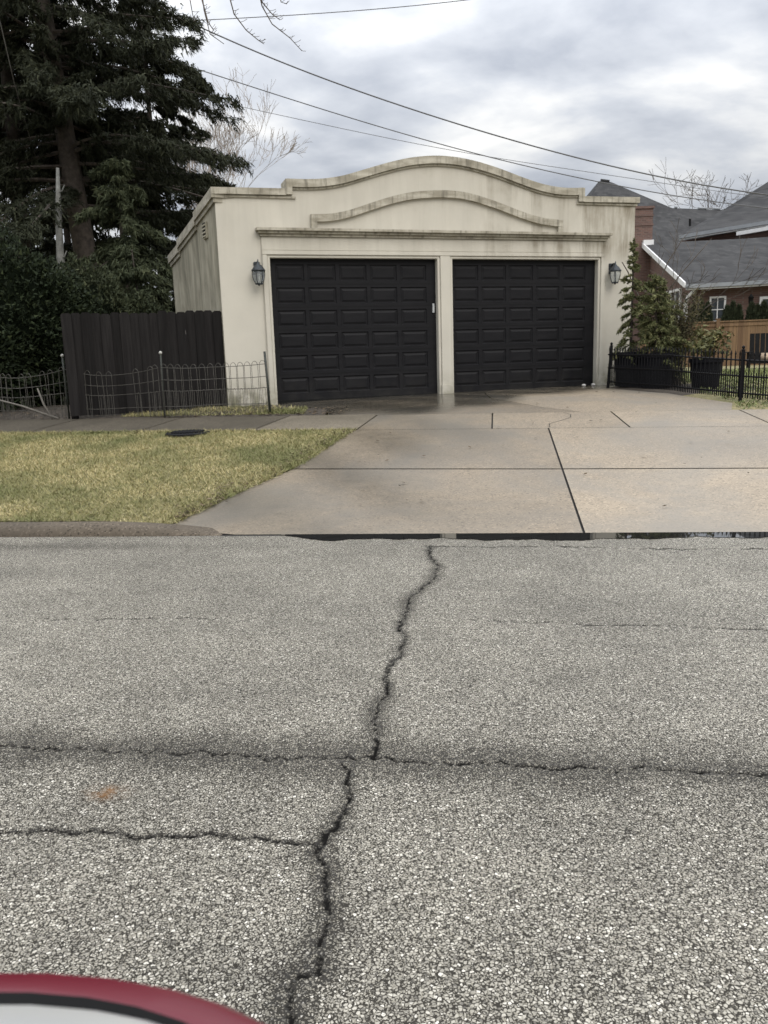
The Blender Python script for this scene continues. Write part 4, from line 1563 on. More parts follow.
def leaf_shell(lobes, n_, leaf, seed, wobble=0.12, depth=0.25):
    """leaves spread through the outer layer of several ellipsoid lobes"""
    rng = np.random.default_rng(seed)
    tot = sum(r[0] * r[1] + r[1] * r[2] + r[0] * r[2] for _, r in lobes)
    Vs, Rs = [], []
    for c, r in lobes:
        c, r = np.array(c, float), np.array(r, float)
        m_ = int(n_ * (r[0] * r[1] + r[1] * r[2] + r[0] * r[2]) / tot)
        d = rng.normal(size=(m_, 3))
        d /= np.linalg.norm(d, axis=1, keepdims=True)
        bump = 1 + wobble * np.sin(d[:, 0] * 7 + c[0] * 3) * np.sin(d[:, 1] * 8 + 1) + wobble * np.sin(d[:, 2] * 13 + d[:, 0] * 11) * 0.7
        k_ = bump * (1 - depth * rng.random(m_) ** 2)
        P = c + d * r * k_[:, None]
        dirs = d + rng.normal(0, 0.7, (m_, 3)) + np.array([0, 0, 0.25])
        Vs.append(needle_faces(P, dirs, leaf[0], leaf[1], rng))
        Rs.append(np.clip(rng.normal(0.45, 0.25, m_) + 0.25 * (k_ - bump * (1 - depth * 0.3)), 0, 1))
    return np.concatenate(Vs), np.concatenate(Rs)


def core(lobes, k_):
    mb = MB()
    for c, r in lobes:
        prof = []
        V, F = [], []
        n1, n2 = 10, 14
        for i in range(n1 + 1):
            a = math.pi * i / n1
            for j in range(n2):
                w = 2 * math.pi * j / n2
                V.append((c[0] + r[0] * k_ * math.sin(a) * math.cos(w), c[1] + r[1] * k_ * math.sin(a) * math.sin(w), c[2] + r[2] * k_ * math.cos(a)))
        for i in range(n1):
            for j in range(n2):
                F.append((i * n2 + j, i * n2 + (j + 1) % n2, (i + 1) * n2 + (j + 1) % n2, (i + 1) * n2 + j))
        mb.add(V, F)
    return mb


hc = px(14, 330, 13.0)
hz = ground(hc[0], hc[1])
hedge = empty('evergreen_hedge', (hc[0], hc[1], hz), 'large clipped mound of dark evergreen at the left edge beside the board fence', 'hedge')
lobes = [((hc[0] - 0.3, hc[1] + 0.1, hz + 1.15), (1.45, 1.1, 1.42)), ((hc[0] + 0.45, hc[1] + 0.3, hz + 0.85), (0.95, 0.9, 1.25)),
         ((hc[0] - 0.7, hc[1] - 0.6, hz + 0.65), (1.2, 0.9, 0.95)), ((hc[0] - 2.2, hc[1] + 0.2, hz + 1.2), (1.5, 1.1, 1.5))]
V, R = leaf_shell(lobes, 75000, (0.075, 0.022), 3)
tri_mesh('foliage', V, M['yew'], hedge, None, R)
build('stem', core(lobes, 0.80), M['dark_core'], hedge, smooth=True)  # solid dark core in place of stems, inner shade in its colour

hc2 = px(98, 330, 14.6)
hz2 = ground(hc2[0], hc2[1])
bush = empty('evergreen_bush', (hc2[0], hc2[1], hz2), 'olive green rounded bush behind the left end of the board fence', 'bush')
lob2 = [((hc2[0], hc2[1], hz2 + 1.05), (0.65, 0.6, 1.2)), ((hc2[0] - 0.5, hc2[1] + 0.3, hz2 + 1.2), (0.6, 0.6, 1.2)), ((hc2[0] + 0.7, hc2[1] + 0.4, hz2 + 0.8), (0.7, 0.6, 0.95))]
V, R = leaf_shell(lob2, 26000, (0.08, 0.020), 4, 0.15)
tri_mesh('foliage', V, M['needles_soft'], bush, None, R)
build('stem', core(lob2, 0.78), M['dark_core'], bush, smooth=True)  # same kind of solid core, shade inside the bush painted dark


def bare_tree(name, base, height, seed, label, cat='tree', group=None, mat='twig', r0=0.16, depth=6, spread=0.6, lean=(0, 0), fork=3, first=0.32, minr=0.004, upbias=0.25):
    rng = np.random.default_rng(seed)
    base = np.array(base, float)
    root = empty(name, base, label, cat, group)
    mbt_, mbr = MB(), MB()

    def grow(p, d, L, r, lev):
        n_ = 4
        pts, rad = [p], [r]
        for j in range(n_):
            d = d + rng.normal(0, 0.13 if lev else 0.04, 3) + np.array([0, 0, 0.03])
            d /= np.linalg.norm(d)
            p = p + d * L / n_
            pts.append(p)
            rad.append(max(minr, r * (1 - 0.42 * (j + 1) / n_)))
        (mbt_ if lev == 0 else mbr).tube(pts, rad, 7 if lev == 0 else (5 if lev < 3 else 3), False)
        if lev >= depth:
            return
        k_ = fork if lev < depth - 1 else fork
        for c in range(k_):
            i = rng.integers(2, n_ + 1) if c else n_
            dn = d + rng.normal(0, spread, 3) + np.array([0, 0, upbias])
            dn /= np.linalg.norm(dn)
            grow(pts[i], dn, L * rng.uniform(0.58, 0.82), max(minr, rad[i] * rng.uniform(0.55, 0.8)), lev + 1)
    grow(base, np.array([lean[0], lean[1], 1.0]), height * first, r0, 0)
    build('trunk', mbt_, M['bark'] if mat == 'twig' else M[mat], root, smooth=True)
    build('branch', mbr, M[mat], root)
    return root


# bare trees far behind
bare_tree('bare_tree', gz(px(706, 345, 62)), 13.6, 4, 'bare dark tree rising behind the middle of the grey roofs', 'tree', 'bare trees far behind', r0=0.30, depth=6, minr=0.013, spread=0.66, first=0.42)
bare_tree('bare_tree', gz(px(775, 345, 75)), 14.0, 9, 'thin pale bare tree behind the right hand roof slope', 'tree', 'bare trees far behind', mat='pale_twig', r0=0.2, depth=5, minr=0.018)
bare_tree('bare_tree', gz(px(183, 345, 36)), 7.0, 13, 'pale bare tree with fine twigs behind the right side of the tall conifer', 'tree', 'bare trees far behind', mat='pale_twig', r0=0.16, depth=7, minr=0.006, first=0.55, spread=0.34)
bare_tree('bare_tree', gz(px(-12, 345, 28)), 11.0, 17, 'bare dark branched tree at the left edge above the clipped mound', 'tree', 'bare trees far behind', r0=0.2, depth=5, minr=0.012, lean=(0.05, 0))

# street tree standing left of the view, one limb reaching in overhead
sb = rd(-6.2, 7.0, hlawn(-6.2, 7.0) - 0.03)
stree = empty('street_tree', sb, 'bare street tree whose thin twigs hang into the top of the view', 'tree')
mb = MB()
mb.tube([sb, sb + [0.05, 0, 1.5], sb + [0.1, 0.05, 3.2], sb + [0.0, 0.1, 5.0], sb + [-0.1, 0.2, 7.5]], [0.2, 0.16, 0.14, 0.10, 0.04], 10)
build('trunk', mb, M['bark'], stree, smooth=True)
mb = MB()
L0 = sb + np.array([0.08, 0.03, 3.6])
knee = px(150, -140, 6.5)
limb = [L0, (L0 + knee) / 2 + [0, 0, 0.35], knee, px(260, -110, 6.5), px(350, -90, 6.4)]
mb.tube(limb, [0.07, 0.05, 0.03, 0.018, 0.006], 7)
TW = [[(168, -120), (186, -40), (190, 0), (194, 22)],
      [(190, -125), (198, -40), (204, 10), (210, 34), (224, 44)],
      [(205, -120), (225, -20), (234, 14), (246, 30), (258, 40), (264, 44)],
      [(250, -112), (256, -20), (262, 6), (272, 24), (290, 38), (302, 51)],
      [(255, -40), (262, 2), (272, 14), (280, 20)],
      [(276, -100), (278, -20), (281, 2), (287, 4)],
      [(202, 0), (208, 22), (214, 31)], [(120, -130), (140, -60), (150, -20)]]
rnd = random.Random(2)
for i, tw in enumerate(TW):
    Y0 = 6.35 + 0.05 * (i % 3)
    pts = [px(x, y, Y0) for x, y in tw]
    n_ = len(pts)
    mb.tube(pts, [0.0062 - 0.0038 * j / (n_ - 1) for j in range(n_)], 5)
    for a, b in zip(pts[:-1], pts[1:]):
        for k_ in range(4):
            c = a + (b - a) * rnd.random()
            e_ = c + np.array([rnd.uniform(0.01, 0.05), rnd.uniform(-0.03, 0.03), rnd.uniform(-0.005, 0.03)])
            mb.tube([c, (c + e_) / 2 + [0, 0, -0.004], e_], [0.0018, 0.0016, 0.0019], 4)
build('branch', mb, M['twig'], stree, smooth=True)
mb = MB()
for sgn, z in ((-1, 4.2), (1, 5.2), (-1, 6.2)):
    mb = MB()
    c = sb + np.array([0, 0.1, z])
    mb.tube([c, c + [-0.9, 0.4 * sgn, 1.0], c + [-2.0, 0.7 * sgn, 2.4]], [0.06, 0.04, 0.01], 6)
    build('branch', mb, M['bark'], stree, smooth=True)


# ================================================================== POTTED PLANTS AND IRON FENCE ON THE RIGHT
def pot(name, c, r_top, h, label, group):
    z = ground(c[0], c[1]) + 0.012
    root = empty(name, (c[0], c[1], z), label, 'plant pot', group)
    mb = MB()
    mb.lathe((c[0], c[1], z), [(r_top * 0.80, 0), (r_top * 0.93, h - 0.07), (r_top * 0.94, h - 0.065), (r_top * 1.02, h - 0.06), (r_top * 1.03, h), (r_top * 0.95, h + 0.001), (r_top * 0.93, h - 0.05)], 26)
    build('pot_body', mb, M['pot'], root)
    mb = MB()
    mb.lathe((c[0], c[1], z), [(r_top * 0.90, h - 0.058), (r_top * 0.90, h - 0.046), (0.01, h - 0.03)], 20)
    build('soil', mb, M['soil'], root)
    return z + h - 0.04


POTS = 'black plant pots behind the low iron fence'
c1 = rd(2.33, 13.00)
c2 = rd(2.64, 12.62)
c3 = rd(3.27, 12.28)
z1 = pot('plant_pot', c1, 0.26, 0.52, 'black pot nearest the garage holding the tallest sparse evergreen', POTS)
z2 = pot('plant_pot', c2, 0.27, 0.50, 'middle black pot holding a drooping evergreen', POTS)
z3 = pot('plant_pot', c3, 0.235, 0.42, 'black pot farthest from the garage holding a small ochre tipped shrub', POTS)


def spruce_pot(base, H, rad, seed, label, lean, nb, spire):
    rng = np.random.default_rng(seed)
    root = empty('potted_evergreen', base, label, 'evergreen', 'evergreens growing in black pots')
    base = np.array(base)
    mb, V, R = MB(), [], []

    def tr(z):
        return base + np.array([lean[0] * z / H, lean[1] * z / H, z])
    zz = np.linspace(0, H, 9)
    mb.tube([tr(z) for z in zz], [0.022 * (1 - 0.8 * z / H) + 0.003 for z in zz], 7)
    mbr = MB()

    def spray(a, b, n_, droop=0.2):
        d = b - a
        L = np.linalg.norm(d)
        ts = rng.random(n_)
        cc = a + d * ts[:, None]
        cc[:, 2] -= droop * L * (ts ** 2)
        dd = d / L * 0.8 + rng.normal(0, 0.6, (n_, 3))
        V.append(needle_faces(cc + rng.normal(0, 0.008, (n_, 3)), dd, 0.055, 0.009, rng))
        R.append(np.clip(rng.normal(0.5, 0.25, n_), 0, 1))
    spray(tr(H * 0.55), tr(H), 110, 0)
    spray(tr(H * 0.9), tr(H), 60, 0)
    for i in range(nb):
        q = (i + rng.random()) / nb
        z = H * (0.06 + 0.90 * q)
        az = i * 2.4 + rng.normal(0, 0.3)
        L = rad * ((1 - q) ** spire) * rng.uniform(0.6, 1.1) + 0.05
        out = np.array([math.cos(az), math.sin(az), rng.uniform(-0.1, 0.75) - 0.55 * (1 - q)])
        if q < 0.45 and out @ FD < -0.1:
            L *= 0.62
        a = tr(z)
        b = a + out * L
        dr_ = 0.42 * (1 - q) * rng.uniform(0.5, 1.4)
        mbr.tube([a, (a + b) / 2 + [0, 0, -dr_ * L * 0.25], b + [0, 0, -dr_ * L]], [0.006, 0.004, 0.002], 4, False)
        spray(a + (b - a) * 0.15, b, int(34 + 90 * L), dr_)
        for k_ in range(int(3 + 7 * L / 0.5)):
            t_ = rng.uniform(0.3, 1)
            c = a + (b - a) * t_ + np.array([0, 0, -dr_ * L * t_ * t_])
            lat = np.array([-out[1], out[0], 0]) * rng.choice([-1, 1])
            e_ = c + (out * 0.6 + lat * rng.uniform(0.3, 0.9) + np.array([0, 0, rng.uniform(-0.7, 0.1)])) * L * 0.42
            spray(c, e_, 24, 0.3)
    build('stem', mb, M['bark'], root, smooth=True)
    build('branch', mbr, M['bark'], root)
    tri_mesh('foliage', np.concatenate(V), M['pot_needles'], root, None, np.concatenate(R))
    return root


spruce_pot((c1[0], c1[1], z1), 1.72, 0.50, 3, 'tall sparse young evergreen with a bare spire tip beside the right lantern', (0.0, -0.03), 44, 1.5)
spruce_pot((c2[0], c2[1], z2), 1.18, 0.42, 6, 'bushy drooping young evergreen in the middle pot', (-0.05, 0.0), 66, 0.60)
# dense low evergreens filling behind
rw_ = np.random.default_rng(5)
sh0 = rd(3.02, 13.15)
shz = ground(sh0[0], sh0[1])
bs = bare_tree('bare_shrub', (sh0[0], sh0[1], shz), 2.5, 23, 'bare thin branched shrub behind the potted evergreens', 'shrub', None, 'twig', r0=0.022, depth=4, spread=0.55, first=0.38, minr=0.0035, upbias=0.28, lean=(0.15, 0))
mbx = MB()
for pl_ in ([(640, 345), (655, 292), (668, 262), (682, 240), (690, 231)], [(650, 345), (662, 300), (680, 275), (700, 252), (712, 238)], [(645, 340), (640, 300), (628, 272), (622, 262)], [(655, 340), (672, 312), (690, 297), (700, 285)]):
    mbx = MB()
    mbx.tube([px(x, y, 12.95) for x, y in pl_], [0.016, 0.013, 0.010, 0.007, 0.004][:len(pl_)], 5)
    build('branch', mbx, M['twig'], bs, smooth=True)
# a looser brown-green shrub right of the evergreens
bb = rd(2.98, 13.0)
bz = ground(bb[0], bb[1]) - 0.0
tw_root = empty('twiggy_shrub', (bb[0], bb[1], bz), 'brown green twiggy shrub at the right of the potted evergreens', 'shrub')
mb, V, R = MB(), [], []
for i in range(150):
    a = rw_.uniform(0, 6.28)
    r_ = rw_.uniform(0.12, 0.52)
    H_ = rw_.uniform(0.7, 1.45)
    p0 = np.array([bb[0] + rw_.normal(0, 0.04), bb[1] + rw_.normal(0, 0.04), bz])
    p1 = p0 + np.array([math.cos(a) * r_ * 0.45, math.sin(a) * r_ * 0.45, H_ * 0.6])
    p2 = p0 + np.array([math.cos(a) * r_, math.sin(a) * r_, H_])
    mb.tube([p0, p1, p2], [0.005, 0.004, 0.002], 3, False)
    n_ = 34
    t_ = rw_.random(n_)
    cc = p1 + (p2 - p1) * t_[:, None] + rw_.normal(0, 0.03, (n_, 3))
    V.append(needle_faces(cc, rw_.normal(0, 1, (n_, 3)), 0.06, 0.008, rw_))
    R.append(rw_.random(n_))
build('branch', mb, M['twig'], tw_root)
tri_mesh('foliage', np.concatenate(V), M['twig_green'], tw_root, None, np.concatenate(R))

# ochre tipped shrub in the third pot
sroot = empty('potted_shrub', (c3[0], c3[1], z3), 'small broad leaved shrub with ochre tips in the last pot', 'shrub')
mb, V, R = MB(), [], []
for i in range(26):
    a = rw_.uniform(0, 6.28)
    r_, H_ = rw_.uniform(0.08, 0.32), rw_.uniform(0.12, 0.42)
    p0 = np.array([c3[0], c3[1], z3 - 0.02])
    p2 = p0 + np.array([math.cos(a) * r_, math.sin(a) * r_, H_])
    mb.tube([p0, (p0 + p2) / 2 + [0, 0, 0.04], p2], [0.006, 0.004, 0.002], 4, False)
    n_ = 20
    cc = p2 + rw_.normal(0, 0.05, (n_, 3))
    V.append(needle_faces(cc, rw_.normal(0, 1, (n_, 3)) + [0, 0, 0.3], 0.075, 0.02, rw_))
    R.append(np.clip(rw_.normal(0.15 + 1.1 * H_, 0.2, n_), 0, 1))
build('stem', mb, M['bark'], sroot)
tri_mesh('foliage', np.concatenate(V), M['ochre_leaves'], sroot, None, np.concatenate(R))


def fence_run(pts, height, label):
    """low iron picket fence through road-coordinate points"""
    root = empty('iron_fence', rd(*pts[0], hb(*pts[0])), label, 'fence')
    rail, pick = MB(), MB()
    for (s0, t0), (s1, t1) in zip(pts[:-1], pts[1:]):
        L = math.hypot(s1 - s0, t1 - t0)
        n_ = max(2, int(L / 0.060))

        def at(k_, z):
            s, t = s0 + (s1 - s0) * k_, t0 + (t1 - t0) * k_
            return rd(s, t, hb(s, t) + z)
        for z in (0.10, height * 0.52, height - 0.09):
            rail.tube([at(j / 6, z) for j in range(7)], 0.012, 4)
        for j in range(n_):
            k_ = (j + 0.5) / n_
            pick.tube([at(k_, 0.04), at(k_, height - 0.03), at(k_, height - 0.015), at(k_, height + 0.035)], [0.0095, 0.0095, 0.014, 0.001], 4)
            k2 = (j + 1.0) / n_
            pick.tube([at(k2, 0.04), at(k2, height * 0.52 + 0.05)], [0.008, 0.007], 4)
    build('rail', rail, M['black_metal'], root)
    o_ = build('pickets', pick, M['black_metal'], root)
    for i, (s, t) in enumerate(pts):
        if i in (1, 2):
            continue
        mb_ = MB()
        h = hb(s, t)
        r_ = 0.026
        lean = 0.045 if i == 0 else 0.01
        mb_.tube([rd(s, t, h - 0.05), rd(s + lean, t, h + height + 0.03)], r_, 4)
        mb_.lathe(rd(s + lean, t, h + height + 0.03), [(0.026, 0), (0.026, 0.01), (0.012, 0.018), (0.022, 0.035), (0.020, 0.048), (0.004, 0.062)], 8)
        build('post', mb_, M['black_metal'], root)
    return root


fence_run([(1.965, 12.80), (2.40, 11.95), (2.757, 11.28), (3.285, 10.70), (3.70, 10.30), (5.2, 10.18), (6.8, 10.1)], 0.60, 'low black iron picket fence curving from the garage to the sidewalk')

# dry weeds at the wall foot
wd = fac(6.42, -0.12, 0)
wroot_z = ground(wd[0], wd[1])
n_ = 60
rw2 = np.random.default_rng(1)
a = rw2.uniform(0, 6.28, n_)
basep = np.array([wd[0], wd[1], wroot_z]) + np.stack([rw2.normal(0, 0.10, n_), rw2.normal(0, 0.03, n_), np.zeros(n_)], -1)
tip = basep + np.stack([rw2.normal(0.03, 0.07, n_), rw2.normal(-0.02, 0.04, n_), rw2.uniform(0.05, 0.32, n_)], -1)
sv = np.stack([np.cos(a), np.sin(a), np.zeros(n_)], -1) * 0.004
o = tri_mesh('dry_weed', np.stack([basep - sv, basep + sv, tip], 1), M['weed'], None, (wd[0], wd[1], wroot_z))
tag(o, 'dry weeds at the wall foot between the right door and the iron fence', 'weeds')
for i, (u_, w_, lab) in enumerate(((5.72, -0.10, 'small white stone at the right corner of the right garage door'), (5.92, -0.06, 'white stone against the right door jamb'))):
    p = fac(u_, w_, 0)
    mb = MB()
    z = ground(p[0], p[1])
    mb.lathe((p[0], p[1], z), [(0.02, -0.005), (0.036, 0.012), (0.030, 0.03), (0.010, 0.04)], 8)
    o = build('stone', mb, M['stone'], None, (p[0], p[1], z), smooth=True)
    tag(o, lab, 'stone')

# ================================================================== THE NEIGHBOUR'S YARD AND HOUSE
cf = empty('cedar_fence', gz(px(720, 366, 26)), 'orange brown cedar privacy fence in front of the brick house', 'fence')
fz = 0.64
pL, pR = px(640, 345, 26.6), px(960, 335, 25.0)


def cfr(a, b, z):
    d_ = (pR - pL) * np.array([1, 1, 0])
    L_ = np.linalg.norm(d_)
    d_ = d_ / L_
    return np.array([pL[0], pL[1], 0]) + d_ * a + np.array([-d_[1], d_[0], 0]) * b + np.array([0, 0, z])


CL = float(np.linalg.norm((pR - pL)[:2]))
mb = MB()
nb = int(CL / 0.141)
for i in range(nb):
    mb.box(cfr, i * 0.141, i * 0.141 + 0.136, rnd.uniform(0, 0.006), 0.02, fz - 0.05, 2.03 + rnd.uniform(-0.004, 0.004))
build('boards', mb, M['cedar'], cf)
mb = MB()
mb.box(cfr, 0, CL, -0.03, 0.06, 2.036, 2.075)
mb.box(cfr, 0, CL, -0.02, -0.001, 1.90, 1.98)
build('cap_rail', mb, M['cedar'], cf)
for i in range(6):
    mb = MB()
    a = 0.55 + i * 1.83
    if a < CL:
        mb.box(cfr, a - 0.055, a + 0.055, -0.05, -0.0305, fz - 0.1, 2.12)
        mb.box(cfr, a - 0.07, a + 0.07, -0.06, 0.07, 2.121, 2.15)
        build('post', mb, M['cedar'], cf)

# arborvitae between the fence and the house
AX = [(694, 306), (701, 301), (708, 304), (727, 307), (733, 303), (739, 306), (752, 304), (758, 306), (764, 303), (775, 305)]
proto = None
for i, (x, y) in enumerate(AX):
    tpt = px(x, y, 28.0)
    gzv = ground(tpt[0], tpt[1])
    H_ = tpt[2] - gzv
    if proto is None:
        proto = empty('arborvitae', (tpt[0], tpt[1], gzv), 'x', 'shrub', 'small arborvitae rising above the cedar fence')
        rngA = np.random.default_rng(77)
        n_ = 2600
        zz = rngA.random(n_) ** 0.8
        rr = 0.36 * (1 - zz) ** 0.6 * (0.75 + 0.3 * rngA.random(n_))
        aa = rngA.uniform(0, 6.28, n_)
        C = np.stack([rr * np.cos(aa), rr * np.sin(aa), zz * H_], -1) + np.array([tpt[0], tpt[1], gzv])
        dd = np.stack([np.cos(aa) * 0.4, np.sin(aa) * 0.4, np.ones(n_)], -1) + rngA.normal(0, 0.3, (n_, 3))
        tri_mesh('foliage', needle_faces(C, dd, 0.16, 0.035, rngA), M['needles_soft'], proto, None, np.clip(rngA.normal(0.35, 0.2, n_), 0, 1))
        mb = MB()
        mb.tube([(tpt[0], tpt[1], gzv), (tpt[0], tpt[1], gzv + H_ * 0.9)], [0.05, 0.01], 6)
        build('stem', mb, M['bark'], proto)
        a_ = proto
        H0 = H_
    else:
        a_ = copy_thing(proto)
        a_.location = (tpt[0], tpt[1], gzv)
        k_ = H_ / H0
        a_.scale = (random.uniform(0.85, 1.15), random.uniform(0.85, 1.15), k_)
        a_.rotation_euler = (0, 0, random.uniform(0, 6))
    nth = ['first', 'second', 'third', 'fourth', 'fifth', 'sixth', 'seventh', 'eighth', 'ninth', 'tenth'][i]
    a_['label'] = f'{nth} small arborvitae from the left in the row above the cedar fence'

# outdoor chair on the lawn
cc = gz(px(763, 366, 21.5))
cc[2] += 0.02
ch = empty('garden_chair', cc, 'dark garden chair with a tan cushion on the lawn before the cedar fence', 'chair')


def cfz(a, b, z):
    w = math.radians(-20)
    return cc + np.array([a * math.cos(w) - b * math.sin(w), a * math.sin(w) + b * math.cos(w), z])


mb = MB()
mb.box(cfz, -0.32, 0.32, -0.3, 0.3, 0.13, 0.17)
build('seat', mb, M['dark_wood'], ch)
mb = MB()
for i in range(5):
    a = -0.32 + i * 0.13
    mb.prism([cfz(a, 0.26, 0.15), cfz(a + 0.115, 0.26, 0.15), cfz(a + 0.115, 0.46, 0.92), cfz(a, 0.46, 0.92)],
             [cfz(a, 0.29, 0.15), cfz(a + 0.115, 0.29, 0.15), cfz(a + 0.115, 0.49, 0.92), cfz(a, 0.49, 0.92)])
build('backrest', mb, M['dark_wood'], ch)
for a in (-0.36, 0.36):
    mb = MB()
    mb.box(cfz, a - 0.06, a + 0.06, -0.38, 0.36, 0.42, 0.445)
    build('armrest', mb, M['dark_wood'], ch)
    for b in (-0.33, 0.28):
        mb = MB()
        mb.box(cfz, a - 0.025, a + 0.025, b - 0.035, b + 0.035, 0, 0.418)
        build('leg', mb, M['dark_wood'], ch)
mb = MB()
mb.box(cfz, -0.10, 0.22, -0.12, 0.08, 0.172, 0.40)
o = build('cushion', mb, M['cushion'], None, cfz(0, 0, 0.172), bevel=0.04, smooth=True)
tag(o, 'tan cushion propped on the dark garden chair', 'cushion')

# ---- house
house = empty('brick_house', gz(px(720, 345, 32.5)), 'red brick house with steep grey shingle roofs beyond the cedar fence', 'house')


def roof(mb, pts, thick=0.22):
    mb.slab([tuple(p) for p in pts], thick)


EL = px(686, 284, 32.0)
EB = px(742, 281, 31.4)
ER = px(960, 262, 28.0)
RL = px(643, 243.5, 38.0)
RV = px(748, 238.5, 37.4)
RR = px(960, 226, 34.5)
EB[2] = EL[2]
ER[2] = EL[2]
RV[2] = RL[2]
RR[2] = RL[2]
mb = MB()
roof(mb, [EL, EB, RV, RL], 0.16)
roof(mb, [EB, ER, RR, RV], 0.16)
back = np.array([0.6, 6.2, 0])
bl_, br_ = EL + [0.6, 12.0, 0], ER + [0.6, 12.0, 0]
roof(mb, [RL, RV, RR, br_, bl_], 0.16)
# main roofs behind
P1, P2 = px(599, 181, 50), px(611, 182, 50)
EM = px(622, 262, 42)
C1, C2 = px(672, 208, 48.2), px(724, 210, 48.2)
E1, E2 = px(555, 262, 42), px(724, 262, 42)
EM[2] = E1[2]
roof(mb, [E1, EM, P2, P1], 0.2)
roof(mb, [EM, C1, P2], 0.2)
roof(mb, [EM, E2, C2, C1], 0.2)
bz_ = E1[2]
B0, B1, B2 = np.array([P1[0] - 4, 58, bz_]), np.array([P2[0], 58, bz_]), np.array([C2[0], 58, bz_])
roof(mb, [P1, P2, B1, B0], 0.2)
roof(mb, [P2, C1, B1], 0.2)
roof(mb, [C1, C2, B2, B1], 0.2)
roof(mb, [P1, np.array([P1[0] - 4, 58, bz_]), E1], 0.2)
DL, DR_ = px(680, 235, 42), px(860, 205, 36.5)
DT0, DT1, DT2 = px(722, 210.5, 47.6), px(770, 180.5, 46.5), px(860, 128, 45)
roof(mb, [DL, DR_, DT2, DT1, DT0], 0.2)
roof(mb, [DT0, DT1, DT2, np.array([DT2[0], 56, DT0[2]]), np.array([DT0[0], 54, DT0[2] - 1])], 0.2)
roof_ob = build('roof', mb, M['shingles'], house)
# hip caps and ridge vents (pale bits along the ridge)
mb = MB()
for a, b in ((0.05, 0.10), (0.5, 0.66), (0.8, 0.92)):
    q0, q1 = C1 + (C2 - C1) * a, C1 + (C2 - C1) * b
    mb = MB()
    mb.tube([q0 + [0, 0, 0.05], q1 + [0, 0, 0.05]], 0.07, 6)
    build('ridge_vent', mb, M['gutter'], roof_ob)
mb = MB()
mb.tube([P1 + [0.1, 0, 0.04], P2 + [-0.1, 0, 0.04]], 0.08, 6)
build('ridge_cap', mb, M['shingles'], roof_ob)
mb = MB()
vp = px(697, 234, 42.5)
mb.tube([px(690, 226, 45), px(690, 219, 45)], 0.06, 8)
build('vent_pipe', mb, M['rubber'], roof_ob)
# walls
mb = MB()
gzv = 0.55
wl0 = EL + [0.32, 0.42, 0]
wl1 = EB + [0.0, 0.42, 0]
wl2 = ER + [0.0, 0.42, 0]
for a, b in ((wl0, wl1), (wl1, wl2)):
    mb.prism([(a[0], a[1], gzv), (b[0], b[1], gzv), (b[0], b[1] + 0.3, gzv), (a[0], a[1] + 0.3, gzv)],
             [(a[0], a[1], EL[2] - 0.13), (b[0], b[1], EL[2] - 0.13), (b[0], b[1] + 0.3, EL[2] - 0.13 + 0.12), (a[0], a[1] + 0.3, EL[2] - 0.13 + 0.12)])
# gable end facing left
ap = RL + [0.32, 0.0, -0.30]
g_in = np.array([0.3, 0, 0])
ga = [np.array([wl0[0], wl0[1] + 0.301, gzv]), np.array([wl0[0], wl0[1] + 0.301, EL[2] - 0.16]), ap, np.array([bl_[0] + 0.32, bl_[1] - 0.5, EL[2] - 0.2]), np.array([bl_[0] + 0.32, bl_[1] - 0.5, gzv])]
mb.prism(ga, [p + g_in for p in ga])
# main block walls under the high roofs
xl, xr = E1[0] + 0.6, 32.0
mb.prism([(xl, 42.6, gzv), (xr, 42.6, gzv), (xr, 56, gzv), (xl, 56, gzv)], [(xl, 42.6, E1[2] - 0.22), (xr, 42.6, E1[2] - 0.22), (xr, 56, E1[2] - 0.22), (xl, 56, E1[2] - 0.22)])
# upper brick strip under the right eave
u0, u1 = DL + [0.3, 0.5, 0], DR_ + [0.3, 0.5, 0]
mb.prism([(u0[0], u0[1], 5.0), (u1[0], u1[1], 5.0), (u1[0], u1[1] + 0.3, 5.0), (u0[0], u0[1] + 0.3, 5.0)],
         [(u0[0], u0[1], DL[2] - 0.22), (u1[0], u1[1], DR_[2] - 0.22), (u1[0], u1[1] + 0.3, DR_[2] - 0.22), (u0[0], u0[1] + 0.3, DL[2] - 0.22)])
wall_ob = build('wall', mb, M['brick'], house)
# gutters, fascia, rake board
mb = MB()


def board(p, q, h, th, drop=0.0, fwd=-0.02):
    p, q = np.array(p), np.array(q)
    d_ = (q - p) * [1, 1, 0]
    d_ /= np.linalg.norm(d_)
    nn = np.array([d_[1], -d_[0], 0])
    o1, o2 = nn * (-fwd), nn * (-fwd + th)
    return [p + o1 - [0, 0, h + drop], q + o1 - [0, 0, h + drop], q + o1 - [0, 0, drop], p + o1 - [0, 0, drop]], [p + o2 - [0, 0, h + drop], q + o2 - [0, 0, h + drop], q + o2 - [0, 0, drop], p + o2 - [0, 0, drop]]


for p, q, h, drop in ((EL, EB, 0.15, 0.02), (EB, ER, 0.15, 0.02), (DL, DR_, 0.17, 0.02)):
    mb = MB()
    a_, b_ = board(p, q, h, 0.12, drop)
    mb.prism(a_, b_)
    build('gutter', mb, M['gutter'], house)
for p, q, h, drop in ((EL, EB, 0.05, 0.185), (EB, ER, 0.05, 0.185), (DL, DR_, 0.06, 0.20)):
    mb = MB()
    a_, b_ = board(p, q, h, 0.05, drop)
    mb.prism(a_, b_)
    build('fascia', mb, M['white_paint'], house)
mb = MB()
p, q = EL + [-0.02, -0.04, 0.06], RL + [-0.02, 0.0, 0.06]
mb.prism([p, q, q + [0, 0, -0.21], p + [0, 0, -0.21]], [p + [-0.06, 0, 0], q + [-0.06, 0, 0], q + [-0.06, 0, -0.21], p + [-0.06, 0, -0.21]])
q2 = px(651, 240, 37.8)
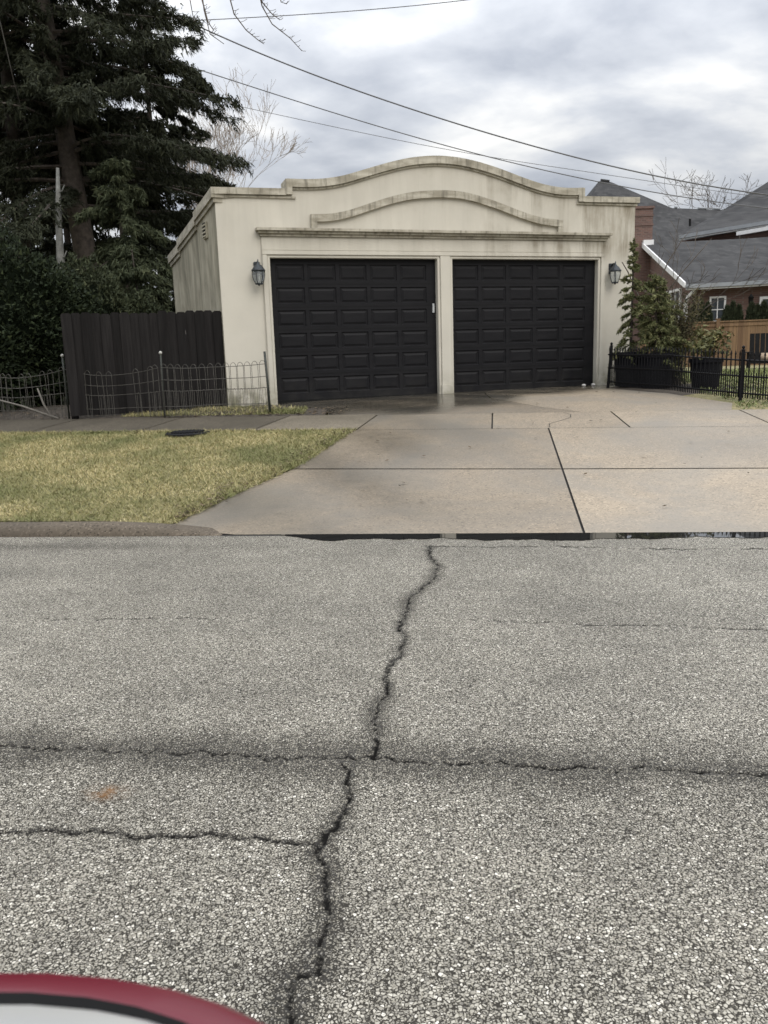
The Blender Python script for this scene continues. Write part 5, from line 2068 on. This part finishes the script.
mb.box(lambda a, b, c: q2 + np.array([a, b, c]), -0.35, 0.10, -0.1, 0.4, -0.30, 0.0)
build('rake_board', mb, M['white_paint'], house)
mb = MB()
a_, b_ = board(px(738, 232, 39.3), px(860, 211, 35.5), 0.17, 0.16, 0.0)
mb.prism(a_, b_)
build('upper_trim', mb, M['white_paint'], house)
# chimney
mb = MB()
chp = px(643, 243, 38.2)


def chf(a, b, c):
    return np.array([chp[0] - 0.1, chp[1], 0]) + np.array([a, b, c])


cht = px(643, 207, 38.2)[2]
mb.box(chf, -0.38, 0.42, -0.3, 0.5, 3.0, cht - 0.12)
mb.box(chf, -0.43, 0.47, -0.35, 0.55, cht - 0.119, cht - 0.02)
mb.box(chf, -0.41, 0.45, -0.33, 0.53, cht - 0.85, cht - 0.78)
mb.box(chf, -0.41, 0.45, -0.33, 0.53, cht - 0.45, cht - 0.38)
build('chimney', mb, M['brick'], roof_ob)
# downspout
mb = MB()
mb.tube([px(695, 287, 31.9), px(694, 291, 31.95), px(688, 297, 32.2), px(685.5, 303, 32.28), px(685.5, 330, 32.28), px(685.5, 352, 32.28)], 0.075, 8)
build('downspout', mb, M['white_paint'], house, smooth=True)


def window(frm, a0, a1, z0, z1, nx, nz, thick=0.07):
    f_ = MB()
    f_.box(frm, a0, a1, -0.03, 0.05, z0, z0 + thick)
    f_.box(frm, a0, a1, -0.03, 0.05, z1 - thick, z1)
    f_.box(frm, a0, a0 + thick, -0.03, 0.05, z0 + thick + 0.001, z1 - thick - 0.001)
    f_.box(frm, a1 - thick, a1, -0.03, 0.05, z0 + thick + 0.001, z1 - thick - 0.001)
    for i in range(1, nx):
        c = a0 + thick + (a1 - a0 - 2 * thick) * i / nx
        f_.box(frm, c - 0.015, c + 0.015, -0.02, 0.03, z0 + thick + 0.002, z1 - thick - 0.002)
    for i in range(1, nz):
        c = z0 + thick + (z1 - z0 - 2 * thick) * i / nz
        f_.box(frm, a0 + thick + 0.002, a1 - thick - 0.002, -0.017, 0.027, c - 0.015, c + 0.015)
    w = build('window', f_, M['white_paint'], house)
    g_ = MB()
    g_.box(frm, a0 + 0.02, a1 - 0.02, 0.028, 0.045, z0 + 0.02, z1 - 0.02)
    build('pane', g_, M['glass'], w)


def frame_of(p, q):
    d_ = (q - p) * [1, 1, 0]
    d_ = d_ / np.linalg.norm(d_)
    nn = np.array([-d_[1], d_[0], 0])
    return lambda a, b, c: np.array([p[0], p[1], 0]) + d_ * a + nn * (b - 0.06) + np.array([0, 0, c])


fw = frame_of(wl0, wl1)
wx = px(709, 300, 32.3)
a_ = np.linalg.norm((wx - wl0)[:2])
window(fw, a_, a_ + 0.60, 1.75, px(709, 297, 32.3)[2], 2, 3)
fw2 = frame_of(wl1, wl2)
wx = px(760, 300, 31.5)
a_ = np.linalg.norm((wx - wl1)[:2])
window(fw2, a_, a_ + 1.3, 1.2, px(760, 297, 31.5)[2], 3, 3, 0.10)
window(fw2, a_ + 3.2, a_ + 4.5, 1.2, px(760, 297, 31.5)[2], 3, 3, 0.10)
# big arched-looking window group in the gable end
gp = np.array([wl0[0], wl0[1] + 0.31, 0])
gq = np.array([bl_[0] + 0.32, bl_[1] - 0.5, 0])
fg0 = frame_of(gq, gp)
GL = float(np.linalg.norm((gq - gp)[:2]))
fg = lambda a, b, c: fg0(GL - a, b, c)
window(fg, 0.6, 2.6, 1.0, 2.55, 3, 2, 0.10)
window(fg, 0.6, 2.6, 2.62, 3.65, 3, 1, 0.10)
# wall lamp
mb = MB()
lp_ = px(751, 298, 31.25)
mb.lathe(tuple(lp_ + np.array([0, 0, -0.15])), [(0.05, -0.12), (0.085, 0.0), (0.09, 0.15), (0.11, 0.16), (0.04, 0.26), (0.01, 0.32)], 10)
build('wall_lamp', mb, M['rubber'], house, smooth=True)


# ================================================================== WIRES
def wire(pix, Y, r, label, extend=(0.35, 0.35), Yend=None):
    pts = [px(x, y, Y + ((Yend - Y) * i / (len(pix) - 1) if Yend else 0)) for i, (x, y) in enumerate(pix)]
    a = pts[0] + (pts[0] - pts[1]) / np.linalg.norm(pts[0] - pts[1]) * 14
    b = pts[-1] + (pts[-1] - pts[-2]) / np.linalg.norm(pts[-1] - pts[-2]) * 14 + np.array([0, 0, 1.0])
    # resample smoothly
    P = np.array([a] + pts + [b])
    L = np.concatenate([[0], np.cumsum(np.linalg.norm(np.diff(P, axis=0), axis=1))])
    k_ = np.linspace(0, L[-1], 90)
    Q = np.stack([np.interp(k_, L, P[:, i]) for i in range(3)], -1)
    for _ in range(40):
        Q[1:-1] = (Q[:-2] + 2 * Q[1:-1] + Q[2:]) / 4
    mb_ = MB()
    mb_.tube(list(Q), r, 6)
    o_ = build('overhead_wire', mb_, M['cable'], None, tuple(Q[0]), smooth=True)
    tag(o_, label, 'wire', 'overhead wires crossing above the garage')


wire([(176, 17), (262, 59), (390, 103), (461, 127), (560, 155), (635, 174), (698, 187), (768, 198)], 21.5, 0.016, 'thickest overhead wire, crossing highest over the garage parapet')
wire([(200, 70), (350, 119), (477, 156), (572, 178), (675, 198), (768, 211)], 22.5, 0.012, 'overhead wire that dips behind the right side of the curved parapet')
wire([(247, 108), (421, 146), (508, 161), (635, 178), (714, 192), (768, 200)], 27, 0.008, 'faintest overhead wire, lying between two darker wires')
wire([(176, 21.5), (270, 17), (358, 11.5), (485, 0)], 21.5, 0.009, 'nearly level overhead wire at the top of the view above the others')
mb = MB()
mb.tube([px(-20, -60, 17.6), px(2, 30, 17.6), px(14, 82, 17.9), px(28, 131, 18.6), px(48, 200, 19.6), gz(px(95, 330, 21.0))], 0.011, 6)
o = build('guy_wire', mb, M['wire_metal'], None, gz(px(95, 330, 21.0)), smooth=True)
tag(o, 'slanting pale cable in front of the dark conifers at the left edge', 'cable')

# ================================================================== THE VIEWER'S CAR
car = empty('parked_car', (-0.2, -0.8, 0.0), 'red car whose curved door mirror fills the bottom left corner', 'car')


def carring(x, y0, y1, z0, z1):
    r_ = 0.16
    return [(x, y0 + r_, z0), (x, y1 - r_, z0), (x, y1, z0 + r_), (x, y1 - 0.02, z1 - 0.14), (x, y1 - 0.12, z1), (x, y0 + 0.12, z1), (x, y0 + 0.02, z1 - 0.14), (x, y0, z0 + r_)]


mb = MB()
secs = [(-2.35, -1.50, -0.10, 0.34, 0.60), (-2.15, -1.62, 0.0, 0.26, 0.74), (-1.4, -1.68, 0.05, 0.22, 0.86), (-0.7, -1.70, 0.07, 0.2, 0.90), (0.6, -1.70, 0.07, 0.2, 0.90), (1.5, -1.68, 0.05, 0.22, 0.90), (2.1, -1.6, 0.0, 0.28, 0.84), (2.25, -1.5, -0.1, 0.36, 0.7)]
V = [p for s_ in secs for p in carring(*s_)]
F = [(i * 8 + j, i * 8 + (j + 1) % 8, (i + 1) * 8 + (j + 1) % 8, (i + 1) * 8 + j) for i in range(len(secs) - 1) for j in range(8)]
F += [tuple(range(8))[::-1], tuple((len(secs) - 1) * 8 + j for j in range(8))]
mb.add(V, F)
body = build('body', mb, M['car_red'], car, smooth=True)
for xw in (-1.45, 1.35):
    for yw in (-1.62, -0.03):
        mb = MB()
        mb.tube([(xw, yw - 0.09, 0.32), (xw, yw + 0.105, 0.32)], 0.32, 28)
        w_ = build('wheel', mb, M['rubber'], car)
        mb = MB()
        mb.tube([(xw, yw - 0.10, 0.32), (xw, yw + 0.112, 0.32)], 0.20, 20)
        build('rim', mb, M['wheel_rim'], w_)
MC = np.array([-0.221, 0.223, 0.924])            # door mirror


def mring(z, grow, yoff=0.0, xoff=0.0):
    out_ = []
    for k_ in range(40):
        w = 2 * math.pi * k_ / 40
        ca, sa = math.cos(w), math.sin(w)
        x = 0.221 * np.sign(ca) * abs(ca) ** 0.9
        y = 0.150 * np.sign(sa) * abs(sa) ** 0.9
        out_.append(MC + np.array([x * grow + xoff, y * grow + yoff, z]))
    return out_


def loft(mb_, rings_):
    n_ = len(rings_[0])
    V_ = [p for r_ in rings_ for p in r_]
    F_ = [(i * n_ + j, i * n_ + (j + 1) % n_, (i + 1) * n_ + (j + 1) % n_, (i + 1) * n_ + j) for i in range(len(rings_) - 1) for j in range(n_)]
    F_ += [tuple(range(n_))[::-1], tuple((len(rings_) - 1) * n_ + j for j in range(n_))]
    mb_.add(V_, F_)


mb = MB()
loft(mb, [mring(-0.10, 0.55), mring(-0.085, 0.80), mring(-0.04, 0.97), mring(0.0, 1.0), mring(0.012, 0.985), mring(0.019, 0.94), mring(0.018, 0.86)])
mir = build('door_mirror', mb, M['car_red'], car, smooth=True)
mb = MB()
loft(mb, [mring(0.010, 0.865), mring(0.019, 0.855), mring(0.020, 0.65)])
build('gap_ring', mb, M['rubber'], mir, smooth=True)  # black ring drawn for the dark gap between shell and glass
mb = MB()
loft(mb, [mring(0.012, 0.82, -0.006, 0.012), mring(0.021, 0.82, -0.006, 0.012), mring(0.027, 0.78, -0.006, 0.012), mring(0.034, 0.6, -0.008, 0.01), mring(0.038, 0.2, -0.008, 0.0)])
build('sky_toned_glass', mb, M['glass_sky_tone'], mir, smooth=True)  # stands for the mirror glass, its sky reflection painted as pale metal
mb = MB()
mb.tube([(-0.22, 0.04, 0.84), (-0.22, 0.16, 0.87), (-0.23, 0.22, 0.87)], [0.045, 0.04, 0.05], 10)
build('arm', mb, M['rubber'], mir, smooth=True)
